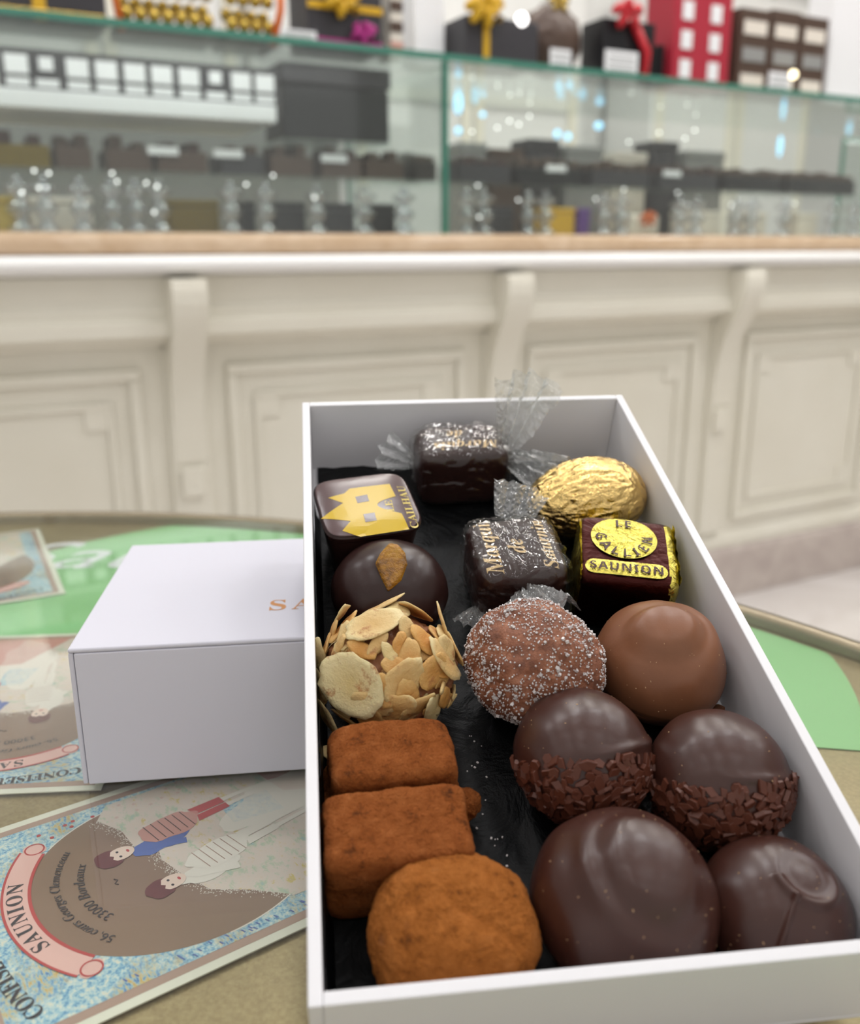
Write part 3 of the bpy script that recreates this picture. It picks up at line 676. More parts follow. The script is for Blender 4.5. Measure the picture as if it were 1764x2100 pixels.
# printed postcards
def arc(cx, cy, r0, r1, a0, a1, n=40):
    o = [(cx + r1 * cos(a0 + (a1 - a0) * k / n), cy + r1 * sin(a0 + (a1 - a0) * k / n)) for k in range(n + 1)]
    return o + [(cx + r0 * cos(a1 - (a1 - a0) * k / n), cy + r0 * sin(a1 - (a1 - a0) * k / n)) for k in range(n + 1)]
def ell(cx, cy, a, b, rot=0, n=36, wob=0, sd=0):
    r = []
    for k in range(n):
        t = 2 * pi * k / n; w_ = 1 + wob * noise.noise(Vector((cos(t) * 2 + sd, sin(t) * 2, sd)))
        x, y = a * cos(t) * w_, b * sin(t) * w_; r.append((cx + x * cos(rot) - y * sin(rot), cy + x * sin(rot) + y * cos(rot)))
    return r
ELA, ELB, ECY = 0.0325, 0.0365, 0.0060
def postcard():
    t = empty('postcard'); L = [0]
    def lay(name, polys, mt, parent=t, lv=1):
        mb = MB(); z = 0.0003 + 0.00004 * lv
        for q in (polys if isinstance(polys[0][0], (tuple, list)) else [polys]):
            mb.add([(x, y, z) for x, y in q], [tuple(range(len(q)))])
        # keep the printed faces looking upwards
        o = mb.obj(name, M[mt], parent)
        return o
    MB().box(-0.041, 0.041, -0.0585, 0.0585, 0, 0.0003).obj('card', M['border'], t)
    rect = lambda a, b: [(-a, -b), (a, -b), (a, b), (-a, b)]
    pr = lay('taupe_border', rect(0.0385, 0.056), 'taupe', lv=1)
    fld = lay('blue_field', rect(0.0360, 0.0535), 'stipple', lv=2)
    oval = lay('bronze_oval', ell(0, ECY, ELA, ELB, n=72), 'bronze', lv=3)
    mb = MB(); q = arc(0, 0, 1, 1.012, -pi, 0.25 * pi, 90); n = len(q) // 2
    q = [(x * ELA, ECY + y * ELB) for x, y in q]
    mb.add([(x, y, 0.00044) for x, y in q], [(k, k + 1, 2 * n - 2 - k, 2 * n - 1 - k) for k in range(n - 1)]); mb.obj('oval_outline', M['offwhite'], t)
    # the painted scene: meadow, wall, two children
    sc = []
    for k in range(41):
        x = -0.0345 + 0.069 * k / 40; sc.append((x, 0.006 - 0.010 * cos(x / 0.034 * 2.2) + 0.0022 * noise.noise(Vector((x * 300, 0, 0)))))
    # lower bound follows the oval, then the field's foot
    low = [(0.0345, -0.050), (-0.0345, -0.050)]
    scene_p = lay('meadow_scene', [(-0.0300, -0.012), (-0.022, -0.004), (-0.016, 0.004), (-0.006, 0.0075), (0.002, 0.0095), (0.008, 0.0085), (0.012, 0.0135), (0.020, 0.014), (0.0285, 0.018), (0.0345, 0.014), (0.0355, -0.053), (-0.0300, -0.053)], 'meadow', lv=4)
    mb = MB(); rr = random.Random(5)
    edge = [(-0.0300, -0.012), (-0.022, -0.004), (-0.016, 0.004), (-0.006, 0.0075), (0.002, 0.0095), (0.008, 0.0085), (0.012, 0.0135), (0.020, 0.014), (0.0285, 0.018)]
    for a, b in zip(edge[:-1], edge[1:]):
        for k in range(70):
            f_ = rr.random(); g = abs(rr.gauss(0, 0.0014)); x = a[0] + (b[0] - a[0]) * f_; y = a[1] + (b[1] - a[1]) * f_ + g; s = 0.00012
            mb.add([(x - s, y - s, 0.00047), (x + s, y - s, 0.00047), (x + s, y + s, 0.00047), (x - s, y + s, 0.00047)], [(0, 1, 2, 3)])
    mb.obj('stipple_edge', M['offwhite'], scene_p)
    lay('pale_path', ell(0.010, -0.030, 0.010, 0.022, 0.2, wob=.3, sd=2), 'offwhite', scene_p, 5)
    lay('wall_block', [(0.006, -0.012), (0.016, -0.012), (0.015, -0.026), (0.004, -0.026)], 'stipple', scene_p, 5)
    lay('pink_ground', [(0.012, -0.03), (0.0355, -0.026), (0.0355, -0.0535), (0.0, -0.0535)], 'pinkcloth', scene_p, 5)
    # child on the right: auburn hair, blue jacket, striped apron, red stockings
    def child(x, y, s, coat, skirt, legs, rot):
        T = lambda q: [(x + s * (a * cos(rot) - b * sin(rot)), y + s * (a * sin(rot) + b * cos(rot))) for a, b in q]
        lay('figure_coat', T(ell(-2.0, -14, 4.4, 9.5, 0.1, wob=.3, sd=x * 99)), coat, scene_p, 6)
        lay('figure_arm', T([(-3, -8), (-0.5, -6), (-5.5, -20), (-8, -19)]), coat, scene_p, 7)
        lay('figure_skirt', T(ell(3.0, -19, 5.6, 9.6, 0, wob=.2, sd=x * 77)), skirt, scene_p, 7)
        lay('figure_stripe', [T([(-1.6, -13 - 2.4 * k), (7.8, -12.4 - 2.4 * k), (7.8, -12.7 - 2.4 * k), (-1.6, -13.3 - 2.4 * k)]) for k in range(6)], 'taupe' if coat == 'offwhite' else 'ink_brown', scene_p, 8)
        lay('figure_leg', [T([(-0.8, -27), (2.4, -28), (2.6, -38), (-0.4, -38)]), T([(3.0, -28), (7.0, -27), (6.6, -38), (3.0, -38)])], legs, scene_p, 7)
        lay('figure_sock', [T([(0.2, -38), (2.0, -38), (2.2, -50), (0.6, -50)]), T([(3.6, -38), (5.8, -38), (5.0, -50), (3.4, -50)])], 'offwhite', scene_p, 7)
        lay('figure_hair', T(ell(0, 1.6, 4.1, 4.0, 0, wob=.15, sd=x * 55)), 'hair', scene_p, 8)
        lay('figure_face', T(ell(0.2, -2.0, 3.0, 4.0)), 'skin', scene_p, 9)
        lay('figure_eyes', [T(ell(-1.2, -1.4, .5, .4)), T(ell(1.4, -1.4, .5, .4))], 'ink', scene_p, 10)
        lay('figure_lips', T(ell(0.1, -4.1, .75, .4)), 'redline', scene_p, 10)
        lay('figure_fringe', T([(-3.2, 2.0), (3.2, 2.0), (2.6, .1), (1, 1.0), (0, .1), (-1.2, .9), (-2.6, .0)]), 'hair', scene_p, 10)
    child(0.0100, 0.0190, 0.00088, 'bluecloth', 'pinkcloth', 'redline', 0.12)
    child(-0.0085, 0.0122, 0.00088, 'offwhite', 'offwhite', 'offwhite', 0.16)
    rr = random.Random(9)
    lay('blossoms', [ell(rr.uniform(0.027, 0.035), rr.uniform(-0.01, 0.036), 0.0006, 0.0006, n=8) for k in range(16)], 'redline', t, 4)
    rr = random.Random(11)
    lay('blue_strokes', [[(x, y), (x + .0011, y + .0005), (x + .0012, y + .0009), (x, y + .0004)] for x, y in [(rr.uniform(-0.0355, -0.0335), rr.uniform(-0.05, 0.03)) for k in range(40)]], 'bluecloth', t, 4)
    # ribbon
    CYR = 0.005; A0, A1 = radians(52), radians(128)
    q = arc(0, CYR, 0.0362, 0.0422, A0, A1); n = len(q) // 2
    strip = lambda q_, nm, mtl, lv: MB().add([(x, y, 0.0003 + 0.00004 * lv) for x, y in q_], [(k, k + 1, len(q_) - 2 - k, len(q_) - 1 - k) for k in range(len(q_) // 2 - 1)]).obj(nm, M[mtl], t)
    rb = strip(q, 'ribbon', 'ribbon', 6)
    strip(arc(0, CYR, 0.0418, 0.0424, A0, A1), 'ribbon_line', 'redline', 7); strip(arc(0, CYR, 0.0356, 0.0364, A0, A1), 'ribbon_line', 'redline', 7)
    for a in (A0, A1):
        s = 1 if a == A0 else -1
        ex, ey = 0.0392 * cos(a), CYR + 0.0392 * sin(a)
        lay('ribbon_curl', ell(ex + 0.0012 * s, ey - 0.001, 0.0022, 0.0030, a - pi / 2), 'ribbon', t, 5)
        q2 = arc(ex + 0.0012 * s, ey - 0.001, 0.0021, 0.0025, 0, 2 * pi, 30); strip(q2, 'curl_line', 'redline', 7)
    def bend(rad, cy, z):
        def fn(x, y):
            a = pi / 2 - x / rad; rr_ = rad + y; return Vector((rr_ * cos(a), cy + rr_ * sin(a), z))
        return fn
    text_obj('ribbon_name', serif('SAUNION'), 0.0052, bend(0.0376, CYR, 0.00063), M['ink'], t, 1.18)
    text_obj('address_line', serif('56, cours Georges Clemenceau', 'bolditalic'), 0.0033, bend(0.0292, CYR, 0.00058), M['ink'], t, 1.0)
    text_obj('address_line', serif('33000 Bordeaux', 'bolditalic'), 0.0036, bend(0.0235, CYR, 0.00058), M['ink'], t, 1.0)
    mb = MB(); mb.tube([(-0.0012, 0.0215, 0.00052), (-0.0004, 0.0221, 0.00052), (0.0006, 0.0212, 0.00052), (0.0014, 0.0218, 0.00052)], 0.00018, 6); mb.obj('flourish', M['ink_brown'], t)
    text_obj('title_line', serif('CONFISEUR, CHOCOLATIER'), 0.0050, bend(0.101, -0.0500, 0.00058), M['ink'], t, 0.92)
    return t
pc = postcard()
A3 = radians(35.5); e1 = Vector((-cos(A3), -sin(A3), 0)); e2 = Vector((-sin(A3), cos(A3), 0))
def put_card(t, c, xdir, label):
    xd = Vector(xdir).normalized(); yd = Vector((-xd.y, xd.x, 0))
    mm = Matrix.Identity(4)
    for i in range(3): mm[i][0] = xd[i]; mm[i][1] = yd[i]
    mm.translation = Vector(c); t.matrix_world = mm; tag(t, label, 'postcard', 'printed postcards under the table glass')
# e2 is the reading direction and e1 the card's up: right-handed with z up
c3 = e2 * 0.2022 + e1 * (-0.0705); c3.z = CZ0 + 0.0004
put_card(pc, c3, (e2.x, e2.y, 0), 'postcard with pink ribbon and two children lying nearest, in front of the white lid')
p2 = copy_tree(pc); a = radians(184); put_card(p2, (-0.1405, 0.2895, CZ0 + 0.0004), (cos(a), sin(a), 0), 'upside down postcard half hidden behind the left end of the white lid')
p1 = copy_tree(pc); dv = Vector((0.466, -0.885, 0)).normalized(); xd = Vector((-dv.y * -1, dv.x * -1, 0))
br = Vector((-0.1667, 0.3945, 0)); dl = Vector((-0.885, -0.466, 0)).normalized()
c1v = br + dl * 0.041 - dv * 0.0585; c1v.z = CZ0 + 0.0004
put_card(p1, c1v, (dl.x, dl.y, 0), 'postcard lying on the green paper by the far left table edge')
p4 = copy_tree(pc); put_card(p4, (0.164, 0.196, CZ0 + 0.0004), (-0.806, 0.592, 0), 'postcard at the right of the chocolate box, only a corner showing')

# ================================================================== LID
LX, LY, LYAW = -0.09877, 0.22982, 0.1200
ML = Matrix.Translation((LX, LY, 0.7503)) @ Matrix.Rotation(LYAW, 4, 'Z')
lid = empty('box_lid', ML); tag(lid, 'white cardboard lid lying upside up behind and under the open chocolate box', 'box lid')
LL, LW_, LH = 0.178, 0.0935, 0.0417
T = 0.0014
MB().box(0, LL, 0, LW_, LH - T, LH).obj('top', M['card_white'], lid, bevel=0.0009, seg=3)
MB().box(0.0016, LL - 0.0016, 0, T, 0, LH - T - 0.00005).obj('front_wall', M['card_white'], lid, bevel=0.0004)
MB().box(0, LL, LW_ - T, LW_, 0, LH - T - 0.00005).obj('rear_wall', M['card_white'], lid, bevel=0.0004)
MB().box(0, T, 0.0004, LW_ - T - 0.0001, 0, LH - T - 0.00005).obj('side_wall', M['card_white'], lid, bevel=0.0004)
MB().box(LL - T, LL, 0.0004, LW_ - T - 0.0001, 0, LH - T - 0.00005).obj('side_wall', M['card_white'], lid, bevel=0.0004)
LMI = ML.inverted()
q0 = LMI @ onz(552, 1252, 0.7503 + LH)
tv, tf = text_geo(serif('SAUNION'), 0.0105, 1.25); x0 = min(v[0] for v in tv)
MB().add([(q0.x + (v[0] - x0), q0.y + v[1] * 1.15, LH + 0.00008) for v in tv], tf).obj('copper_name', M['copper'], lid)

# ================================================================== OPEN BOX
bxo = empty('chocolate_box', MBX)
tag(bxo, 'open white cardboard box full of chocolates, tilted up on the lid', 'box')
t_ = 0.0025
MB().box(0, BW, 0, BL, 0, 0.0014).obj('base', M['box_in'], bxo, bevel=0.0003)
for nm, b in (('side_wall', (0, t_, 0, BL)), ('side_wall', (BW - t_, BW, 0, BL)), ('rear_wall', (t_ + .00003, BW - t_ - .00003, BL - t_, BL)), ('front_wall', (t_ + .00003, BW - t_ - .00003, 0, t_))):
    MB().box(b[0], b[1], b[2], b[3], 0.00145, BD).obj(nm, M['box_in'], bxo, bevel=0.0003, seg=2)
# crinkled liner
nx, ny = 90, 150
vs = []
X0, X1, Y0, Y1 = 0.0042, 0.1050, 0.0030, 0.1925
for j in range(ny + 1):
    for i in range(nx + 1):
        x = X0 + (X1 - X0) * i / nx; y = Y0 + (Y1 - Y0) * j / ny
        h = 0.0007 * (1 - abs(noise.noise(Vector((x * 55, y * 38, 1.3))) * 2)) + 0.0006 * noise.noise(Vector((x * 160, y * 120, 4))) + 0.0009 * max(0, 1 - abs((x - 0.052) - 0.10 * (y - 0.05)) / 0.004)
        vs.append((x, y, FLOORH + 0.0003 + max(0.0, h)))
ln_ = MB().add(vs, [(j * (nx + 1) + i, j * (nx + 1) + i + 1, (j + 1) * (nx + 1) + i + 1, (j + 1) * (nx + 1) + i) for j in range(ny) for i in range(nx)], 0, True).obj('paper_liner', M['liner'])
fl = []
for j in range(61):
    y = 0.003 + 0.158 * j / 60; x = 0.0030 + 0.0003 * noise.noise(Vector((y * 120, 3, 0)))
    top = 0.0205 + 0.0012 * noise.noise(Vector((y * 60, 0, 7))) - 0.018 * sstep(0.150, 0.161, y)
    fl += [(0.0046, y, FLOORH + 0.0016), (x + 0.0006, y, FLOORH + 0.004), (x, y, FLOORH + 0.010), (x, y, top)]
MB().add(fl, [(4 * j + k, 4 * j + k + 1, 4 * j + 5 + k, 4 * j + 4 + k) for j in range(60) for k in range(3)], 0, True).obj('side_flap', M['liner'], ln_)
ln_.matrix_world = MBX; tag(ln_, 'black crinkled paper lining the bottom of the chocolate box', 'paper liner')

# ------------------------------------------------------------------ chocolates
def dome_fn(R, H, hb, ry=None, extra=None, taper=0.10):
    ry = ry or R
    def fn(d):
        rho = sqrt(d.x * d.x + d.y * d.y)
        cx_, sy_ = (d.x / rho, d.y / rho) if rho > 1e-6 else (1, 0)
        if d.z >= 0:
            p = Vector((R * d.x, ry * d.y, hb + (H - hb) * d.z))
        else:
            ph = math.asin(min(1, -d.z)); c, s = cos(ph), sin(ph)
            r = c ** 0.42; z = hb * (1 - s ** 0.8); r *= 1 - taper * (1 - z / hb)
            p = Vector((R * cx_ * r, ry * sy_ * r, z))
        if extra and d.z > -0.15: 
            e = extra(d); p += Vector((d.x, d.y, d.z)) * e
        return p
    return fn
def ridge(x, w_): return math.exp(-(x / w_) ** 2)
def choco(name, mtl, fn, M_, n, label, cat='chocolate'):
    o = empty(name, M_); tag(o, label, cat)
    b = blob(fn, n).obj('shell', M[mtl], o)
    return o, b
def specks(o, fn, n, seed, mtl='crumb'):
    rr = random.Random(seed); mb = MB()
    for k in range(n):
        a = rr.uniform(0, 2 * pi); z = rr.uniform(0.1, 0.98); r = sqrt(1 - z * z); d = Vector((r * cos(a), r * sin(a), z))
        p = fn(d); s = rr.uniform(0.00003, 0.00010)
        q = d.to_track_quat('Z', 'Y').to_matrix().to_4x4() @ Matrix.Rotation(rr.uniform(0, 6), 4, 'Z')
        mb.obox(Matrix.Translation(p + d * s * 0.4) @ q, s * rr.uniform(1, 2.5), s, s * 0.6)
    c = mb.obj('crumbs', M[mtl], o); c['kind'] = 'stuff'

# 1 big dark dome with a swirl
def ex_big(d):
    x, y = d.x, d.y
    q = sqrt((x - 0.12) ** 2 + ((y + 0.05) * 0.85) ** 2)
    e = 0.0013 * sstep(0.58, 0.34, q)
    e += 0.0007 * ridge(q - 0.66, 0.09) * sstep(0.5, -0.5, x + y) 
    e += 0.0006 * ridge(q - 0.98, 0.14) * sstep(0.3, -0.6, x - 0.2 + y * 0.5)
    return e + 0.0004 * fract(d, 1.3, 2)
fnb = dome_fn(0.0187, 0.0268, 0.009, extra=ex_big)
o, b = choco('dark_chocolate', 'dark', fnb, inbox(0.0628, 0.0212, 0.001, 0.1), 70, 'largest round dark chocolate with a swirled top, by the front wall'); specks(o, fnb, 60, 1)
# 2 right front dark dome with Y vein
def segd(px_, py_, ax, ay, bx_, by_):
    t = max(0, min(1, ((px_ - ax) * (bx_ - ax) + (py_ - ay) * (by_ - ay)) / ((bx_ - ax) ** 2 + (by_ - ay) ** 2)))
    return sqrt((px_ - ax - t * (bx_ - ax)) ** 2 + (py_ - ay - t * (by_ - ay)) ** 2)
def ex_y(d):
    x, y = d.x, d.y
    w_ = 0.055
    e = 0.0008 * ridge(segd(x, y, -0.08, -0.26, -0.44, -0.78), 0.035)
    q = sqrt((x - 0.20) ** 2 + (y - 0.03) ** 2); a = atan2(y - 0.03, x - 0.20); m_ = max(0.0, cos((a + radians(120)) * 0.62)) if abs(((a + radians(120) + pi) % (2 * pi)) - pi) < 2.2 else 0.0
    e += 0.0010 * ridge(q - 0.40, 0.06) * m_ - 0.0005 * sstep(0.40, 0.2, q)
    return e + 0.0003 * fract(d, 1.2, 2)
fny = dome_fn(0.0152, 0.0218, 0.008, extra=ex_y)
o, b = choco('dark_chocolate', 'dark', fny, inbox(0.0932, 0.0172, 0.0008, 0.0), 90, 'round dark chocolate with a forked ridge in the front right corner'); specks(o, fny, 40, 2)
# 3,4 sprinkled dark domes
fns = dome_fn(0.0158, 0.0258, 0.012, extra=lambda d: 0.0003 * fract(d, 1.4, 2) + 0.0006 * ridge(0.77 * d.y + 0.64 * d.z - 0.10, 0.07) * sstep(-.3, .2, d.x), taper=0.16)
def flake_mesh(rr):
    a, b, h = rr.uniform(0.0010, 0.0017), rr.uniform(0.0006, 0.0011), rr.uniform(0.00028, 0.0005)
    n = rr.choice((4, 5, 6)); poly = [(a * cos(2 * pi * k / n + .39) * (1 + .35 * rr.random()) * 1.1, b * sin(2 * pi * k / n + .39) * (1 + .18 * rr.random()) * 1.1) for k in range(n)]
    return poly, h
rr = random.Random(21); fl_protos = []
for k in range(6):
    poly, h = flake_mesh(rr); me = MB().prism(poly, -h, h); fl_protos.append(me)
def sprinkled(x, y, rz, label, seed):
    o, b = choco('sprinkled_chocolate', 'dark', fns, inbox(x, y, 0.0008, rz), 60, label)
    rr = random.Random(seed); pts = []; tries = 0
    while len(pts) < 330 and tries < 20000:
        tries += 1
        z = rr.uniform(-0.93, 0.75); a = rr.uniform(0, 2 * pi); r = sqrt(1 - z * z); d = Vector((r * cos(a), r * sin(a), z))
        dw = Matrix.Rotation(rz, 3, 'Z') @ d
        lim = 0.02 + 0.10 * noise.noise(Vector((d.x * 5, seed, 0)))
        if 0.77 * dw.y + 0.64 * dw.z > lim: continue
        p = fns(d)
        if any((p - q[0]).length < 0.00135 for q in pts): continue
        pts.append((p, d, dw))
    # the ones facing front come first
    view = Vector((0.0, -0.62, 0.78)); pts.sort(key=lambda q: -q[2].dot(view))
    base = None; rest = MB()
    for k, (p, d, dw) in enumerate(pts):
        nrm = Vector((d.x, d.y, max(d.z, -0.2) * 0.9)).normalized()
        qm = nrm.to_track_quat('Z', 'Y').to_matrix().to_4x4() @ Matrix.Rotation(rr.uniform(0, 6.3), 4, 'Z') @ Matrix.Rotation(rr.gauss(0, 0.45), 4, 'X')
        T_ = Matrix.Translation(p + nrm * 0.0003) @ qm @ Matrix.Scale(rr.uniform(0.75, 1.15), 4)
        if k < 100:
            me = fl_protos[k % 6]
            if k < 6:
                f_ = me.obj('flake', M['flake'], o, bevel=0.00012, seg=2); protos = (protos if k else []) + [f_]
            else:
                f_ = protos[k % 6].copy(); COL.objects.link(f_); f_.parent = o
            f_.matrix_local = T_
        else:
            pr = fl_protos[k % 6]; rest.add([T_ @ Vector(v) for v in pr.v], pr.f)
    s = rest.obj('more_flakes', M['flake'], o); s['kind'] = 'stuff'
    specks(o, fns, 30, seed + 5)
sprinkled(0.0625, 0.0560, 0.1, 'dark chocolate dipped in flakes, beside the cocoa logs', 31)
sprinkled(0.0918, 0.0472, -0.15, 'dark chocolate dipped in flakes, against the right wall', 32)
# 5 milk dome
def ex_milk(d):
    x, y = d.x, d.y
    q = sqrt(((x + 0.10) * 0.9) ** 2 + ((y + 0.06) * (1.3 if y > -0.06 else 0.95)) ** 2)
    e = 0.0016 * sstep(0.58, 0.28, q)
    q2 = sqrt((x + 0.12) ** 2 + (y + 0.05) ** 2)
    e += 0.0007 * ridge(q2 - 0.80, 0.13) * sstep(-0.1, 0.4, x - 0.3 * y)
    return e + 0.0004 * fract(d, 1.3, 2)
fnm = dome_fn(0.0170, 0.0262, 0.009, extra=ex_milk)
o, b = choco('milk_chocolate', 'milk', fnm, inbox(0.0900, 0.0838, 0.0008, 0.0), 70, 'round milk chocolate with a raised swirl, below the gold square'); specks(o, fnm, 50, 6)
blob(lambda d: Vector((d.x * 0.0022, d.y * 0.0018, d.z * 0.0006)) * (1 + .3 * fract(d, 2)), 8).obj('foot', M['milk'], o).location = (0.0145, -0.0085, 0.0009)
# 6 sugar coated
def fn_sug(d):
    e = 0.0168 * (1 + 0.11 * fract(d * 1.0 + Vector((3, 1, 0)), 1.5, 2) + 0.03 * fract(d, 5, 3))
    s = 1 + 0.05 * d.x * d.y
    return Vector((d.x * e * s, d.y * e * 1.02, 0.0140 + d.z * 0.0138 * e / 0.0168))
o, b = choco('sugared_sweet', 'sugar_base', fn_sug, inbox(0.0562, 0.0826, 0.0022, 0.3), 60, 'brown sweet coated in sugar crystals, in the middle of the box')
rr = random.Random(8); mb = MB()
for k in range(5200):
    z = rr.uniform(-0.8, 1); a = rr.uniform(0, 2 * pi); r = sqrt(1 - z * z); d = Vector((r * cos(a), r * sin(a), z))
    if noise.noise(d * 3.0) > 0.22 and rr.random() < 0.6: continue
    p = fn_sug(d); s = rr.uniform(0.00008, 0.00018) if rr.random() < 0.94 else rr.uniform(0.00022, 0.00036)
    q = Matrix.Rotation(rr.uniform(0, 6), 4, 'Z') @ Matrix.Rotation(rr.uniform(0, 6), 4, 'X')
    mb.obox(Matrix.Translation(p + d * s * 0.7) @ q, s * rr.uniform(.8, 1.3), s, s)
c = mb.obj('sugar_crystals', M['sugar'], o); c['kind'] = 'stuff'
# 7 dark dome with candied peel
fno = dome_fn(0.0164, 0.0228, 0.009, ry=0.0158, extra=lambda d: 0.0003 * fract(d, 1.4, 2))
o, b = choco('dark_chocolate', 'dark2', fno, inbox(0.0233, 0.1175, 0.0008, 0.0), 60, 'smooth dark chocolate topped with a piece of candied orange peel')
pe = MB()
prof = [(-0.0010, -0.0062), (0.0016, -0.0035), (0.0030, 0.0004), (0.0026, 0.0034), (0.0014, 0.0056), (-0.0002, 0.0060), (-0.0020, 0.0036), (-0.0030, 0.0010), (-0.0020, -0.0028)]
vs = []; 
for lv, (z, s) in enumerate(((-0.0002, 0.9), (0.0009, 1.0), (0.0019, 0.82))):
    for x, y in prof: vs.append((x * s * (1 + .1 * noise.noise(Vector((x * 900, y * 900, lv)))), y * s, z + 0.0004 * noise.noise(Vector((x * 700, y * 700, lv * 3.0)))))
n = len(prof)
pe.add(vs, [(l * n + k, l * n + (k + 1) % n, (l + 1) * n + (k + 1) % n, (l + 1) * n + k) for l in range(2) for k in range(n)] + [tuple(range(n))[::-1], tuple(range(2 * n, 3 * n))])
p_ = pe.obj('candied_peel', M['candied'], o, bevel=0.0003)
p_.matrix_local = Matrix.Translation((-0.0002, -0.0052, 0.0222)) @ Matrix.Rotation(radians(34), 4, 'X') @ Matrix.Diagonal((1.45, 1.12, 1, 1)); p_['label'] = 'amber candied orange peel'
# 8 almond cluster
def fn_alm(d):
    e = 1 + 0.10 * fract(d + Vector((1, 2, 0)), 2.2, 3) + 0.035 * fract(d, 7, 4)
    return Vector((d.x * 0.0160 * e, d.y * 0.0142 * e, 0.0138 + d.z * 0.0128 * e))
MA = inbox(0.0205, 0.0838, 0.0006)
o, b = choco('almond_rocher', 'gianduja', fn_alm, MA, 40, 'nut chocolate covered in toasted almond slices, at the left wall'); alm = o
def almond_mesh(L_, W_, point, seed, t=0.0004, curl=0.0):
    rr = random.Random(seed); rings = 6; n = 26; v = []; f = []
    def out(a):
        x = cos(a); y = sin(a)
        wv = 1 + 0.16 * noise.noise(Vector((x * 2 + seed, y * 2, 0))) + 0.07 * noise.noise(Vector((x * 6 + seed, y * 7, 2)))
        px_ = x * (1 - point * 0.35 * max(0, y)); return Vector((W_ * px_ * wv, L_ * y * (1 + point * 0.15 * max(0, y)) * wv, 0))
    for sgn in (1, -1):
        b0 = len(v); v.append((0, 0, sgn * t))
        for r in range(1, rings + 1):
            for k in range(n):
                p = out(2 * pi * k / n) * (r / rings)
                z = sgn * t * (1 - (r / rings) ** 6 * 0.6) + curl * (p.x / W_) ** 2 * W_ + 0.00025 * noise.noise(Vector((p.x * 300, p.y * 300, seed)))
                v.append((p.x, p.y, z))
        for k in range(n):
            q = (b0, b0 + 1 + k, b0 + 1 + (k + 1) % n); f.append(q if sgn > 0 else q[::-1])
            for r in range(rings - 1):
                q = (b0 + 1 + r * n + k, b0 + 1 + (r + 1) * n + k, b0 + 1 + (r + 1) * n + (k + 1) % n, b0 + 1 + r * n + (k + 1) % n); f.append(q if sgn > 0 else q[::-1])
    N1 = 1 + rings * n
    for k in range(n):
        a_, b_ = 1 + (rings - 1) * n + k, 1 + (rings - 1) * n + (k + 1) % n; f.append((a_, N1 + a_, N1 + b_, b_))
    return MB().add(v, f, 0, True)
MAI = MA.inverted()
def hit_ell(px, py, Mi, c, s):
    o_, d_ = Mi @ CAMP, Mi.to_3x3() @ pray(px, py)
    oo = Vector(((o_.x - c[0]) / s[0], (o_.y - c[1]) / s[1], (o_.z - c[2]) / s[2])); dd = Vector((d_.x / s[0], d_.y / s[1], d_.z / s[2]))
    A, B, C_ = dd.dot(dd), oo.dot(dd), oo.dot(oo) - 1; D_ = B * B - A * C_
    t = (-B - sqrt(max(D_, 0))) / A; q = oo + dd * t
    return Vector((c[0] + q.x * s[0], c[1] + q.y * s[1], c[2] + q.z * s[2])), Vector((q.x / s[0], q.y / s[1], q.z / s[2])).normalized()
def slice_at(p, nrm, L_, W_, rot, point, seed, tilt=0.0, curl=0.0, off=0.0008, tilty=0.0):
    upv = Vector((0, 0.55, 0.84)); y_ = (upv - nrm * upv.dot(nrm)).normalized(); x_ = y_.cross(nrm)
    mm = Matrix.Identity(4)
    for i in range(3): mm[i][0] = x_[i]; mm[i][1] = y_[i]; mm[i][2] = nrm[i]
    s = almond_mesh(L_, W_, point, seed, curl=curl).obj('almond_slice', M['almond'], alm)
    s.matrix_local = Matrix.Translation(p + nrm * off) @ mm @ Matrix.Rotation(rot, 4, 'Z') @ Matrix.Rotation(tilt * 0.7, 4, 'X') @ Matrix.Rotation(tilty, 4, 'Y')
